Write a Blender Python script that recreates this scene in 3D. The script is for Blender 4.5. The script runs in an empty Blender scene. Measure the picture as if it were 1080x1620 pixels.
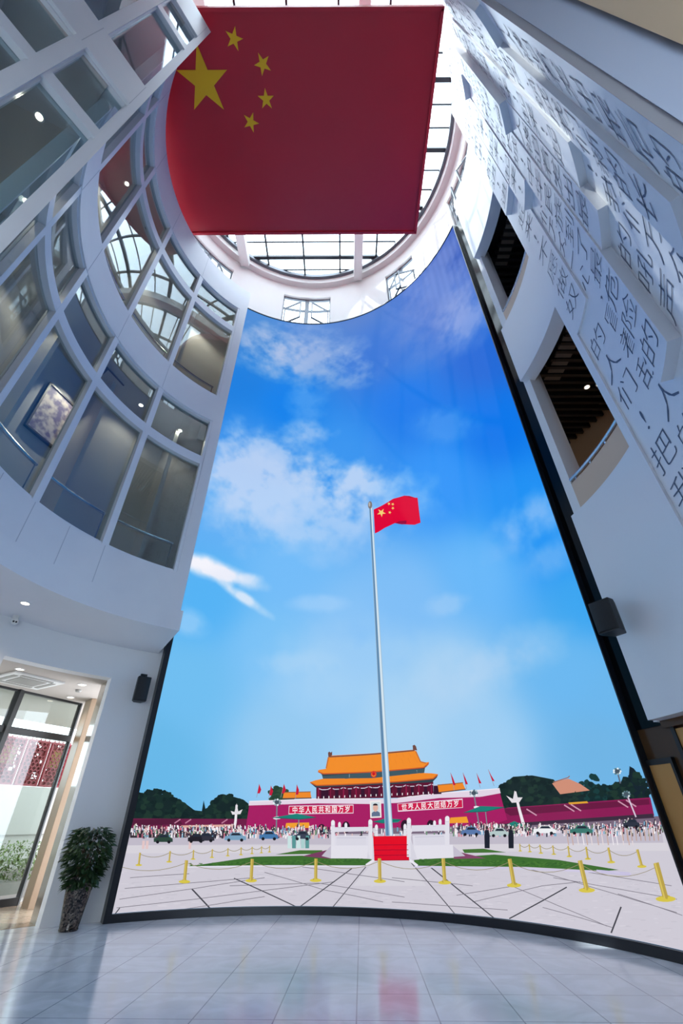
import bpy, bmesh, math, random
import numpy as np
from math import radians, degrees, cos, sin, pi, sqrt, atan2, hypot
from mathutils import Vector, Matrix
from mathutils.geometry import tessellate_polygon

random.seed(7)
rng = np.random.default_rng(7)
sc = bpy.context.scene
COL = sc.collection

# ------------------------------------------------------------------ camera
EYE = Vector((0.0, 0.0, 1.15))
F_PX, PITCH, ROLL = 690.0, 35.4, -0.3
_p, _r = radians(PITCH), radians(ROLL)
FWD = Vector((0, cos(_p), sin(_p)))
_R0 = Vector((1, 0, 0)); _U0 = _R0.cross(FWD)
RGT = _R0 * cos(_r) + _U0 * sin(_r)
UPV = _U0 * cos(_r) - _R0 * sin(_r)
cam_d = bpy.data.cameras.new('camera')
cam_d.sensor_fit = 'VERTICAL'; cam_d.sensor_height = 36.0
cam_d.lens = 36.0 * F_PX / 1620.0
cam_d.clip_start = 0.02; cam_d.clip_end = 300
cam = bpy.data.objects.new('camera', cam_d); COL.objects.link(cam)
cam.matrix_world = Matrix(((RGT.x, UPV.x, -FWD.x, EYE.x), (RGT.y, UPV.y, -FWD.y, EYE.y),
                           (RGT.z, UPV.z, -FWD.z, EYE.z), (0, 0, 0, 1)))
sc.camera = cam

# ------------------------------------------------------------------ light, sky, exposure
SKY_STRENGTH = 7.2
SUN_STRENGTH = 5.0
LAMP = 1.0
world = bpy.data.worlds.new('world'); sc.world = world; world.use_nodes = True
wb = world.node_tree.nodes['Background']
wb.inputs[0].default_value = (0.84, 0.91, 1.0, 1); wb.inputs[1].default_value = SKY_STRENGTH
sun_d = bpy.data.lights.new('sun', 'SUN'); sun_d.energy = SUN_STRENGTH; sun_d.angle = radians(0.6); sun_d.color = (1, 0.97, 0.92)
sun = bpy.data.objects.new('sun', sun_d); COL.objects.link(sun)
SUN_TO = Vector((-0.38, -0.06, 0.92)).normalized()      # direction towards the sun
sun.rotation_euler = SUN_TO.to_track_quat('Z', 'Y').to_euler()
sun.location = (-10, -2, 40)
vs = sc.view_settings
sc.display_settings.display_device = 'sRGB'
vs.view_transform = 'Standard'; vs.look = 'None'; vs.exposure = 0.0; vs.gamma = 1.0; vs.use_curve_mapping = False
try:
    sc.cycles.use_denoising = True
    sc.cycles.transparent_max_bounces = 24
    sc.cycles.sample_clamp_indirect = 6.0
except Exception:
    pass

# ------------------------------------------------------------------ helpers
CX, CY = -1.04, 4.70          # axis of the round atrium
FL = -0.09                    # level of the finished floor

def lin(v):
    v /= 255.0
    return v / 12.92 if v <= 0.04045 else ((v + 0.055) / 1.055) ** 2.4

def rgb(c):
    return (lin(c[0]), lin(c[1]), lin(c[2]), 1.0)

def P(R, ph, z):
    a = radians(ph)
    return Vector((CX + R * cos(a), CY + R * sin(a), z))

def mat(name, c, rough=0.5, metal=0.0, spec=0.5, emit=None, estr=1.0, noise=None, coat=0.0):
    m = bpy.data.materials.new(name); m.use_nodes = True
    nt = m.node_tree; b = nt.nodes['Principled BSDF']
    b.inputs['Base Color'].default_value = rgb(c)
    b.inputs['Roughness'].default_value = rough
    b.inputs['Metallic'].default_value = metal
    b.inputs['Specular IOR Level'].default_value = spec
    b.inputs['Coat Weight'].default_value = coat
    if emit:
        b.inputs['Emission Color'].default_value = rgb(emit)
        b.inputs['Emission Strength'].default_value = estr
    if noise:                                   # (scale, other colour, amount): slight mottling of the paint or stone itself
        sc_, c2, amt = noise
        tc = nt.nodes.new('ShaderNodeTexCoord'); no = nt.nodes.new('ShaderNodeTexNoise')
        no.inputs['Scale'].default_value = sc_; no.inputs['Detail'].default_value = 5
        mr = nt.nodes.new('ShaderNodeMapRange'); mr.inputs[1].default_value = 0.35; mr.inputs[2].default_value = 0.7
        mr.inputs[3].default_value = 0; mr.inputs[4].default_value = amt
        mx = nt.nodes.new('ShaderNodeMix'); mx.data_type = 'RGBA'
        mx.inputs[6].default_value = rgb(c); mx.inputs[7].default_value = rgb(c2)
        nt.links.new(tc.outputs['Object'], no.inputs['Vector']); nt.links.new(no.outputs[0], mr.inputs[0])
        nt.links.new(mr.outputs[0], mx.inputs[0]); nt.links.new(mx.outputs[2], b.inputs['Base Color'])
    return m

def glass_mat(name, tint, base=0.06, rough=0.0):
    m = bpy.data.materials.new(name); m.use_nodes = True
    nt = m.node_tree; nt.nodes.clear()
    out = nt.nodes.new('ShaderNodeOutputMaterial'); mix = nt.nodes.new('ShaderNodeMixShader')
    tr = nt.nodes.new('ShaderNodeBsdfTransparent'); gl = nt.nodes.new('ShaderNodeBsdfGlossy')
    lw = nt.nodes.new('ShaderNodeLayerWeight'); lw.inputs[0].default_value = 0.5
    pw = nt.nodes.new('ShaderNodeMath'); pw.operation = 'POWER'; pw.inputs[1].default_value = 5.0
    ma = nt.nodes.new('ShaderNodeMath'); ma.operation = 'MULTIPLY_ADD'; ma.inputs[1].default_value = 0.85; ma.inputs[2].default_value = base
    ma.use_clamp = True
    tr.inputs[0].default_value = rgb(tint); gl.inputs[0].default_value = (0.95, 0.97, 1, 1); gl.inputs[1].default_value = rough
    nt.links.new(lw.outputs['Facing'], pw.inputs[0]); nt.links.new(pw.outputs[0], ma.inputs[0]); nt.links.new(ma.outputs[0], mix.inputs[0])
    nt.links.new(tr.outputs[0], mix.inputs[1]); nt.links.new(gl.outputs[0], mix.inputs[2]); nt.links.new(mix.outputs[0], out.inputs[0])
    return m

def emit_mat(name, c, s, sampled=True):
    m = bpy.data.materials.new(name); m.use_nodes = True
    nt = m.node_tree; nt.nodes.clear()
    out = nt.nodes.new('ShaderNodeOutputMaterial'); e = nt.nodes.new('ShaderNodeEmission')
    e.inputs[0].default_value = rgb(c); e.inputs[1].default_value = s
    nt.links.new(e.outputs[0], out.inputs[0])
    return m

class MB:
    def __init__(s): s.v = []; s.f = []; s.m = []; s.cur = 0
    def add(s, pts, faces):
        o = len(s.v); s.v += [tuple(p) for p in pts]
        for f in faces: s.f.append(tuple(o + i for i in f)); s.m.append(s.cur)
    def hexa(s, a):                              # 8 corners: bottom 0-3, top 4-7
        s.add(a, [(3, 2, 1, 0), (4, 5, 6, 7), (0, 1, 5, 4), (1, 2, 6, 5), (2, 3, 7, 6), (3, 0, 4, 7)])
    def box(s, c, size, rz=0.0, M=None):
        x, y, z = size[0] / 2, size[1] / 2, size[2] / 2
        pts = [Vector(q) for q in ((-x, -y, -z), (x, -y, -z), (x, y, -z), (-x, y, -z), (-x, -y, z), (x, -y, z), (x, y, z), (-x, y, z))]
        R = M if M is not None else Matrix.Rotation(rz, 3, 'Z')
        s.hexa([R @ q + Vector(c) for q in pts])
    def beam(s, a, b, w, h, up=(0, 0, 1)):       # straight bar of section w x h
        a, b = Vector(a), Vector(b); d = (b - a).normalized(); up = Vector(up)
        if abs(d.dot(up)) > 0.98: up = Vector((1, 0, 0))
        sx = d.cross(up).normalized(); sy = sx.cross(d).normalized()
        q = [(-1, -1), (1, -1), (1, 1), (-1, 1)]
        pts = [a + sx * i * w / 2 + sy * j * h / 2 for i, j in q] + [b + sx * i * w / 2 + sy * j * h / 2 for i, j in q]
        s.hexa(pts)
    def arc(s, R0, R1, p0, p1, z0, z1, step=1.2):  # solid curved box between two radii and two angles
        n = max(1, int(math.ceil(abs(p1 - p0) / step)))
        pts = []; fs = []
        for i in range(n + 1):
            ph = p0 + (p1 - p0) * i / n
            pts += [P(R0, ph, z0), P(R1, ph, z0), P(R1, ph, z1), P(R0, ph, z1)]
        for i in range(n):
            a, b = 4 * i, 4 * i + 4
            for k in range(4):
                k2 = (k + 1) % 4
                fs.append((a + k, a + k2, b + k2, b + k))
        fs.append((3, 2, 1, 0)); e = 4 * n; fs.append((e, e + 1, e + 2, e + 3))
        s.add(pts, fs)
    def tube(s, pts, r, n=8, caps=True):
        pts = [Vector(p) for p in pts]; rings = []
        rr = r if isinstance(r, (list, tuple)) else [r] * len(pts)
        prev = None
        for i, p in enumerate(pts):
            d = (pts[min(i + 1, len(pts) - 1)] - pts[max(i - 1, 0)]).normalized()
            u = Vector((0, 0, 1)) if abs(d.z) < 0.95 else Vector((1, 0, 0))
            x = d.cross(u).normalized(); y = x.cross(d)
            rings.append([p + x * cos(2 * pi * k / n) * rr[i] + y * sin(2 * pi * k / n) * rr[i] for k in range(n)])
        vs_ = [q for ring in rings for q in ring]; fs = []
        for i in range(len(pts) - 1):
            for k in range(n):
                k2 = (k + 1) % n
                fs.append((i * n + k, i * n + k2, (i + 1) * n + k2, (i + 1) * n + k))
        if caps:
            fs.append(tuple(range(n - 1, -1, -1))); e = (len(pts) - 1) * n; fs.append(tuple(e + k for k in range(n)))
        s.add(vs_, fs)
    def lathe(s, prof, c=(0, 0, 0), n=24):
        c = Vector(c); vs_ = []; fs = []
        for r, z in prof:
            vs_ += [c + Vector((r * cos(2 * pi * k / n), r * sin(2 * pi * k / n), z)) for k in range(n)]
        for i in range(len(prof) - 1):
            for k in range(n):
                k2 = (k + 1) % n
                fs.append((i * n + k, i * n + k2, (i + 1) * n + k2, (i + 1) * n + k))
        fs.append(tuple(range(n - 1, -1, -1))); e = (len(prof) - 1) * n; fs.append(tuple(e + k for k in range(n)))
        s.add(vs_, fs)
    def prism(s, poly, origin, ex, ey, ez, depth):   # extruded outline in the plane ex, ey
        o, ex, ey, ez = Vector(origin), Vector(ex), Vector(ey), Vector(ez)
        n = len(poly)
        a = [o + ex * x + ey * y for x, y in poly]; b = [q + ez * depth for q in a]
        s.add(a + b, [tuple(range(n - 1, -1, -1)), tuple(range(n, 2 * n))] + [(i, (i + 1) % n, n + (i + 1) % n, n + i) for i in range(n)])
    def build(s, name, m, parent=None, smooth=False, recalc=True, bevel=0.0):
        me = bpy.data.meshes.new(name); me.from_pydata(s.v, [], s.f); me.update()
        ms = m if isinstance(m, (list, tuple)) else [m]
        for k in ms: me.materials.append(k)
        if len(ms) > 1: me.polygons.foreach_set('material_index', s.m)
        if recalc:
            bm = bmesh.new(); bm.from_mesh(me); bmesh.ops.recalc_face_normals(bm, faces=bm.faces); bm.to_mesh(me); bm.free()
        if smooth:
            me.polygons.foreach_set('use_smooth', [True] * len(me.polygons))
            try: me.set_sharp_from_angle(angle=radians(35))
            except Exception: pass
        o = bpy.data.objects.new(name, me); COL.objects.link(o)
        if bevel:
            bv = o.modifiers.new('edge', 'BEVEL'); bv.width = bevel; bv.segments = 2; bv.limit_method = 'ANGLE'
        if parent is not None: attach(o, parent)
        return o

def attach(o, parent):
    o.parent = parent
    r = parent
    off = Vector(parent.location)
    q = parent.parent
    while q is not None:
        off = Vector(q.location) if q.type == 'EMPTY' else off
        q = q.parent
    o.matrix_parent_inverse = Matrix.Translation(-off) if parent.type == 'EMPTY' else Matrix.Identity(4)

def tag(o, label, cat, group=None, kind=None):
    o['label'] = label; o['category'] = cat
    if group: o['group'] = group
    if kind: o['kind'] = kind
    return o

def thing(name, label, cat, loc=(0, 0, 0), group=None, kind=None):
    o = bpy.data.objects.new(name, None); COL.objects.link(o); o.location = loc; o.empty_display_size = 0.1
    return tag(o, label, cat, group, kind)

def copy_thing(o, loc, label, rotz=None):
    c = o.copy(); COL.objects.link(c); c.location = loc; c['label'] = label
    if rotz is not None: c.rotation_euler = (0, 0, rotz)
    for ch in [k for k in o.children]:
        d = ch.copy(); COL.objects.link(d); d.parent = c
        for g in ch.children:
            e = g.copy(); COL.objects.link(e); e.parent = d
    return c

# ------------------------------------------------------------------ materials
M = {}
M['white'] = mat('white_panel_paint', (226, 226, 230), 0.38, noise=(1.3, (218, 218, 224), 0.6))
M['plaster'] = mat('white_plaster', (228, 227, 228), 0.7)
M['wallgloss'] = mat('white_glossy_panel', (228, 228, 232), 0.32)
M['drum'] = mat('drum_plaster', (205, 203, 200), 0.6)
M['mullion'] = mat('white_aluminium_profile', (222, 224, 230), 0.35)
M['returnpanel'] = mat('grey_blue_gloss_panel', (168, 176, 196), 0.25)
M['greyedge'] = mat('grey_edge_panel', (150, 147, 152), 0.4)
M['joint'] = mat('panel_joint', (190, 192, 200), 0.6)
M['glass'] = glass_mat('clear_glass', (222, 232, 234), 0.045)
M['roofglass'] = glass_mat('roof_glass', (240, 246, 248), 0.03)
M['facadeglass'] = glass_mat('facade_glass', (225, 232, 230), 0.05)
M['dark'] = mat('dark_aluminium', (38, 42, 50), 0.35, 0.3)
M['greyframe'] = mat('grey_aluminium', (96, 100, 108), 0.35, 0.5)
M['black'] = mat('black_matt', (18, 18, 20), 0.5)
M['blackgloss'] = mat('black_mirror_panel', (14, 14, 16), 0.10, 0.0, 0.10)
M['frame'] = mat('screen_frame_metal', (40, 42, 48), 0.35, 0.5)
M['bronze'] = mat('dark_bronze_mirror', (84, 58, 36), 0.16, 0.0, 0.22)
M['gold'] = mat('brass_door', (186, 136, 76), 0.35, 0.15, 0.3)
M['chrome'] = mat('bright_metal_trim', (215, 215, 220), 0.12, 1.0)
M['red'] = mat('flag_red', (204, 27, 47), 0.34, noise=(0.6, (196, 24, 44), 0.7))
M['redtrim'] = mat('flag_edge_red', (210, 32, 50), 0.4)
M['star'] = mat('star_yellow', (255, 192, 8), 0.45)
M['ink'] = mat('engraved_ink_grey', (84, 92, 112), 0.5)
M['beige'] = mat('beige_plaster', (214, 186, 160), 0.6)
M['tan'] = mat('tan_wall', (206, 178, 146), 0.6)
M['slat'] = mat('dark_slat', (38, 38, 41), 0.5)
M['slatgrey'] = mat('grey_duct', (110, 104, 98), 0.6)
M['rail'] = mat('steel_handrail', (190, 196, 206), 0.22, 1.0)
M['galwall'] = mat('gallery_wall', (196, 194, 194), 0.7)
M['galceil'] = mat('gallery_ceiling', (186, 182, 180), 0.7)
M['stone'] = mat('polished_cream_stone', (158, 146, 132), 0.12, noise=(2.0, (146, 134, 120), 0.8), coat=0.3)
M['column'] = mat('beige_stone_column', (158, 134, 110), 0.35, noise=(3.0, (150, 126, 104), 0.7))
M['ceil'] = mat('white_ceiling', (184, 174, 166), 0.75)
M['lamp'] = emit_mat('lamp_lens', (255, 236, 208), 9.0)
M['trim'] = mat('white_trim_ring', (235, 235, 235), 0.4)
M['leaf'] = mat('dark_green_leaf', (34, 58, 32), 0.4, noise=(6.0, (56, 84, 38), 0.9))
M['stem'] = mat('brown_stem', (88, 66, 44), 0.8)
M['hedge'] = mat('hedge_leaf', (50, 78, 20), 0.6, noise=(4.0, (88, 112, 34), 1.0))
M['soil'] = mat('potting_soil', (46, 34, 26), 0.95)
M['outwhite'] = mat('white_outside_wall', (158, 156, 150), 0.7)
M['outpave'] = mat('outside_paving', (150, 146, 140), 0.8)
M['lattice'] = mat('red_lattice_metal', (112, 16, 30), 0.5)
M['lattback'] = mat('ochre_board', (150, 120, 60), 0.6)
M['kerb'] = mat('grey_planter_stone', (120, 116, 110), 0.8)
M['whiteplastic'] = mat('white_plastic', (224, 222, 218), 0.4)
M['greyplastic'] = mat('grey_louvre', (150, 146, 140), 0.5)
M['speaker'] = mat('black_speaker_shell', (24, 25, 28), 0.45)
M['grille'] = mat('black_grille', (30, 31, 34), 0.7)
M['paintframe'] = mat('dark_picture_frame', (70, 60, 58), 0.4)

# picture on the painting inside the gallery: pale sky over violet blossom, soft mottling
def painting_mat():
    m = bpy.data.materials.new('painted_canvas'); m.use_nodes = True; nt = m.node_tree; b = nt.nodes['Principled BSDF']
    tc = nt.nodes.new('ShaderNodeTexCoord'); n1 = nt.nodes.new('ShaderNodeTexNoise'); n1.inputs['Scale'].default_value = 7; n1.inputs['Detail'].default_value = 8
    cr = nt.nodes.new('ShaderNodeValToRGB'); e = cr.color_ramp.elements
    e[0].position = 0.40; e[0].color = rgb((120, 104, 140)); e[1].position = 0.62; e[1].color = rgb((222, 206, 200))
    nt.links.new(tc.outputs['Object'], n1.inputs['Vector']); nt.links.new(n1.outputs[0], cr.inputs[0]); nt.links.new(cr.outputs[0], b.inputs['Base Color'])
    b.inputs['Roughness'].default_value = 0.6
    return m
M['canvas'] = painting_mat()

# polished white marble tiles, 0.635 m, turned 2 degrees
def floor_mat(name, c1, c2, joint, rough, size=0.635):
    m = bpy.data.materials.new(name); m.use_nodes = True; nt = m.node_tree; b = nt.nodes['Principled BSDF']
    tc = nt.nodes.new('ShaderNodeTexCoord'); mp = nt.nodes.new('ShaderNodeMapping')
    mp.inputs['Rotation'].default_value = (0, 0, radians(2.0)); mp.inputs['Location'].default_value = (0.08, 0.1, 0)
    br = nt.nodes.new('ShaderNodeTexBrick'); br.offset = 0.0; br.inputs['Scale'].default_value = 1.0
    br.inputs['Brick Width'].default_value = size; br.inputs['Row Height'].default_value = size
    br.inputs['Mortar Size'].default_value = 0.006; br.inputs['Mortar Smooth'].default_value = 0.2
    br.inputs['Color1'].default_value = rgb(c1); br.inputs['Color2'].default_value = rgb(c2); br.inputs['Mortar'].default_value = rgb(joint)
    no = nt.nodes.new('ShaderNodeTexNoise'); no.inputs['Scale'].default_value = 1.6; no.inputs['Detail'].default_value = 9; no.inputs['Distortion'].default_value = 2.0
    mr = nt.nodes.new('ShaderNodeMapRange'); mr.inputs[1].default_value = 0.42; mr.inputs[2].default_value = 0.62; mr.inputs[3].default_value = 0.86; mr.inputs[4].default_value = 1.0
    mx = nt.nodes.new('ShaderNodeMix'); mx.data_type = 'RGBA'; mx.blend_type = 'MULTIPLY'; mx.inputs[0].default_value = 1.0
    nt.links.new(tc.outputs['Object'], mp.inputs[0]); nt.links.new(mp.outputs[0], br.inputs[0]); nt.links.new(mp.outputs[0], no.inputs['Vector'])
    nt.links.new(no.outputs[0], mr.inputs[0]); nt.links.new(br.outputs['Color'], mx.inputs[6]); nt.links.new(mr.outputs[0], mx.inputs[7])
    nt.links.new(mx.outputs[2], b.inputs['Base Color']); b.inputs['Roughness'].default_value = rough; b.inputs['Specular IOR Level'].default_value = 0.75
    return m
M['floor'] = floor_mat('white_marble_tiles', (228, 235, 244), (221, 229, 240), (160, 168, 182), 0.14)
M['floor2'] = floor_mat('cream_stone_tiles', (168, 150, 130), (162, 144, 124), (130, 114, 98), 0.2)

# mosaic of small dark mirror chips
def mosaic_mat():
    m = bpy.data.materials.new('dark_mosaic_chips'); m.use_nodes = True; nt = m.node_tree; b = nt.nodes['Principled BSDF']
    tc = nt.nodes.new('ShaderNodeTexCoord'); vo = nt.nodes.new('ShaderNodeTexVoronoi'); vo.inputs['Scale'].default_value = 55
    cr = nt.nodes.new('ShaderNodeValToRGB'); e = cr.color_ramp.elements
    e[0].position = 0.35; e[0].color = rgb((26, 24, 26)); e[1].position = 0.95; e[1].color = rgb((120, 108, 98))
    nt.links.new(tc.outputs['Object'], vo.inputs['Vector']); nt.links.new(vo.outputs['Color'], cr.inputs[0])
    nt.links.new(cr.outputs[0], b.inputs['Base Color']); b.inputs['Roughness'].default_value = 0.18; b.inputs['Metallic'].default_value = 0.4
    return m
M['mosaic'] = mosaic_mat()

def struct(name, mb, m, label, cat, **k):
    o = mb.build(name, m, None, **k)
    return tag(o, label, cat, kind='structure')

# ------------------------------------------------------------------ floor, outer shell
b = MB(); b.box((-1.0, 3.1, FL - 0.06), (11.0, 14.6, 0.12))
struct('floor', b, M['floor'], 'polished pale marble tile floor of the round atrium', 'floor')

def outer(name, p0, p1, z0, z1, m, label, R0=5.2, R1=5.45):
    b = MB(); b.arc(R0, R1, p0, p1, z0, z1)
    return struct(name, b, m, label, 'wall', smooth=True)
outer('wall_far', 13.0, 119.0, FL, 17.06, M['plaster'], 'curved white wall carrying the giant screen')
b = MB(); b.arc(5.2, 5.45, 119.0, 130.6, FL, 17.06); b.arc(5.2, 5.45, 130.6, 150.8, 3.42, 17.06); b.arc(5.2, 5.45, 150.8, 240, FL, 17.06)
wl0 = struct('wall_left', b, M['plaster'], 'white curved ground wall with doorway left of the screen', 'wall', smooth=True)
b = MB()
b.box((0.0, -4.1, 11.25), (9.0, 0.2, 15.5)); b.box((-3.85, -4.1, 1.7), (1.3, .2, 3.6)); b.box((3.85, -4.1, 1.7), (1.3, .2, 3.6))
b.box((-4.15, -1.9, 9.45), (0.2, 4.4, 19.1))
struct('wall_back', b, M['plaster'], 'white wall behind the viewer closing the entrance hall', 'wall')
t = thing('fill_window', 'unseen glazed front added behind the viewer for fill daylight', 'window', (0, -4.1, 0), kind='structure')  # unseen opening, added to let fill daylight in from behind
f = MB()
for x in (-3.2, -1.6, 0, 1.6, 3.2): f.box((x, -4.1, 1.7), (.08, .14, 3.58))
for z in (-.04, 2.3, 3.46): f.box((0, -4.1, z), (6.4, .14, .08))
f.build('frame', M['dark'], t)
for x in (-2.4, -.8, .8, 2.4):
    f = MB(); f.box((x, -4.1, 1.7), (1.5, .012, 3.5)); f.build('pane', M['roofglass'], t)
b = MB(); b.box((0.0, -1.9, 19.1), (9.0, 4.6, 0.2))
struct('ceiling_hall', b, M['plaster'], 'plain white ceiling over the entrance side of the hall', 'ceiling')

# ------------------------------------------------------------------ drum, ring, skylight
DR0, DR1, DZ0, DZ1 = 5.15, 5.45, 17.06, 20.35
drum_wins = [(94, 21.8), (49, 14.5), (8, 22), (140, 21.8), (185, 21.8), (-40, 21.8), (-85, 21.8), (-130, 21.8)]
WZ0, WZ1 = 17.2, 19.35
b = MB()
spans = sorted([((c - w / 2) % 360, w) for c, w in drum_wins])
for i, (a, w) in enumerate(spans):
    nx = spans[(i + 1) % len(spans)][0] + (360 if i == len(spans) - 1 else 0)
    b.arc(DR0, DR1, a + w, nx, DZ0, DZ1)
    b.arc(DR0, DR1, a, a + w, DZ0, WZ0); b.arc(DR0, DR1, a, a + w, WZ1, DZ1)
struct('wall_drum', b, M['drum'], 'white round drum wall with windows above the screen', 'wall', smooth=True)
b = MB(); b.arc(4.92, 5.2, 0, 360, 20.12, 20.42)
struct('trim_1', b, M['drum'], 'white cornice ring under the glass roof', 'cornice', smooth=True)

def drum_window(i, c, w, label):
    t = thing('window_%d' % i, label, 'window', P(DR0 + 0.1, c, WZ0), kind='structure')
    R = DR0 + 0.10
    f = MB(); a0, a1 = c - w / 2, c + w / 2; zc = (WZ0 + WZ1) / 2
    th = 0.55
    f.arc(R, R + .07, a0, a0 + th, WZ0, WZ1); f.arc(R, R + .07, a1 - th, a1, WZ0, WZ1)
    f.arc(R, R + .07, a0, a1, WZ0, WZ0 + .07); f.arc(R, R + .07, a0, a1, WZ1 - .07, WZ1)
    f.arc(R, R + .07, c - .9, c + .9, WZ0, WZ1); f.arc(R, R + .07, a0, a1, zc + .18, zc + .26)
    f.build('frame', M['greyframe'], t)
    g = MB(); g.arc(R + .03, R + .04, a0 + th, a1 - th, WZ0 + .07, WZ1 - .07); g.build('pane', M['roofglass'], t)
    # two casement leaves swung inwards
    for sgn in (-1, 1):
        hinge = P(R, c + sgn * (w / 2 - 1.0), 0); into = (P(3, c, 0) - P(5, c, 0)).normalized()
        along = (P(R, c, 0) - hinge).normalized(); d = (along * 0.86 + into * 0.5).normalized(); L = 0.75
        lf = MB()
        for z in (WZ0 + .12, zc + .12): lf.beam(hinge + Vector((0, 0, z)), hinge + d * L + Vector((0, 0, z)), .05, .06)
        for q in (0.02, L): lf.beam(hinge + d * q + Vector((0, 0, WZ0 + .1)), hinge + d * q + Vector((0, 0, zc + .14)), .05, .05)
        lf.build('casement', M['greyframe'], t)
    return t
wl = ['grey framed drum window standing open, centred above the screen', 'narrow grey framed drum window above the screen right of centre',
      'grey framed drum window above the black band at the right', 'grey framed drum window above the left end of the screen',
      'grey framed drum window hidden above the left galleries', 'grey framed drum window above the lettered wall',
      'grey framed drum window behind the viewer', 'grey framed drum window above the left entrance side']
for i, (c, w) in enumerate(drum_wins): drum_window(i + 1, c, w, wl[i])

t = thing('skylight', 'round glass roof with dark glazing bars over the atrium', 'skylight', (CX, CY, 20.5), kind='structure')
ZS = 20.62
def chord(y=None, x=None, R=4.92):
    if y is not None:
        h = sqrt(max(0, R * R - (y - CY) ** 2)); return (CX - h, CX + h)
    h = sqrt(max(0, R * R - (x - CX) ** 2)); return (CY - h, CY + h)
g = MB(); n = 90
g.add([P(4.95, 360 * i / n, ZS + .06) for i in range(n)] + [P(4.95, 360 * i / n, ZS + .09) for i in range(n)],
      [tuple(range(n - 1, -1, -1)), tuple(range(n, 2 * n))] + [(i, (i + 1) % n, n + (i + 1) % n, n + i) for i in range(n)])
g.build('roof_pane', M['roofglass'], t)
xs = [-1.53 + 1.52 * k for k in range(-3, 4)]
f = MB()
for x in xs:
    if abs(x - CX) < 4.9:
        y0, y1 = chord(x=x); f.beam((x, y0, ZS), (x, y1, ZS), .07, .12)
f.build('glazing_bar', M['dark'], t)
f = MB()
for k in range(-8, 9):
    y = 8.79 + (k - 7) * 0.6 if k < 8 else 9.3
    if abs(y - CY) < 4.85:
        x0, x1 = chord(y=y); thick = .13 if k % 3 == 1 else .045
        f.beam((x0, y, ZS), (x1, y, ZS), thick, thick)
f.build('glazing_bar', M['dark'], t)
f = MB(); f.arc(4.80, 4.95, 0, 360, 20.42, 20.62); f.build('ring_frame', M['greyframe'], t, smooth=True)

for x, lab in ((-3.93, 'white roof beam crossing under the glass roof, left one'), (0.74, 'white roof beam crossing under the glass roof, right one')):
    b = MB(); y0, y1 = chord(x=x, R=5.0); b.beam((x, y0, 20.05), (x, y1, 20.05), .34, .42)
    struct('roof_beam', b, M['drum'], lab, 'beam')

# ------------------------------------------------------------------ flag board under the roof
FX0, FX1, FY0, FY1, FZ = -5.04, 2.38, 1.47, 6.13, 16.36
t = thing('ceiling_flag_board', 'huge red flag board with five yellow stars hanging under the glass roof', 'flag', ((FX0 + FX1) / 2, (FY0 + FY1) / 2, FZ))
b = MB(); b.box(((FX0 + FX1) / 2, (FY0 + FY1) / 2, FZ + .13), (FX1 - FX0, FY1 - FY0, .24)); b.build('board', M['red'], t)
b = MB(); e = .07
b.box(((FX0 + FX1) / 2, FY0, FZ + .10), (FX1 - FX0 + e, e, .30)); b.box(((FX0 + FX1) / 2, FY1, FZ + .10), (FX1 - FX0 + e, e, .30))
b.box((FX0, (FY0 + FY1) / 2, FZ + .10), (e, FY1 - FY0, .30)); b.box((FX1, (FY0 + FY1) / 2, FZ + .10), (e, FY1 - FY0, .30))
b.build('edge_trim', M['redtrim'], t)
def star_pts(r, ang):
    return [(cos(ang + k * pi / 5) * (r if k % 2 == 0 else r * 0.382), sin(ang + k * pi / 5) * (r if k % 2 == 0 else r * 0.382)) for k in range(10)]
for (x, y, r, tx, ty) in ((-3.41, 2.66, .66, 0, -1), (-2.50, 1.93, .215, .07, -.21), (-1.88, 2.36, .215, -.08, -.19), (-1.89, 3.0, .215, 0, -.21), (-2.36, 3.45, .215, .1, -.21)):
    b = MB(); b.prism(star_pts(r, atan2(ty, tx)), (x, y, FZ - .006), (1, 0, 0), (0, 1, 0), (0, 0, 1), .02)
    b.build('star', M['star'], t)
for x in (-3.93, 0.74):
    for y in (2.4, 5.2):
        b = MB(); b.tube([(x, y, FZ + .2), (x, y, 19.9)], .012, 6); b.build('hanging_rod', M['greyframe'], t)

# ------------------------------------------------------------------ left galleries: curved bands and windows
RL, PE0, PE1 = 3.69, 123.0, 236.5
LEV = [(5.17, 9.45, 7.98, 8.22, 5.88), (10.37, 14.64, 13.36, 13.62, 10.88)]
b = MB()
b.arc(RL, 5.21, PE0, PE1, 4.42, 5.17); b.arc(RL, 5.21, PE0, PE1, 9.45, 10.37)
b.arc(RL, 5.21, PE0, PE1, 14.64, 15.86)
for z0, z1, *_ in LEV: b.arc(RL, 3.95, PE0, 126.6, z0, z1)
wall_gal = struct('wall_gallery', b, M['white'], 'white curved gallery front with two rows of windows at the left', 'wall', smooth=True)
b = MB(); b.arc(RL - .07, 5.21, PE0 - .6, PE1, 4.02, 4.40)
struct('trim_2', b, M['white'], 'white curved lip and soffit under the left galleries', 'soffit', smooth=True)
bars = [127.6, 148.5, 170.1, 191.4, 212.7, 233.8]
b = MB()
for ph in bars[1:-1] + [180.8, 159.3]:
    b.arc(RL - .003, RL, ph - .09, ph + .09, 4.45, 5.16)
for ph in bars[1:-1]:
    b.arc(RL - .003, RL, ph - .07, ph + .07, 9.47, 10.35); b.arc(RL - .003, RL, ph - .07, ph + .07, 14.66, 15.85)
b.build('joint', M['joint'], wall_gal)

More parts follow.
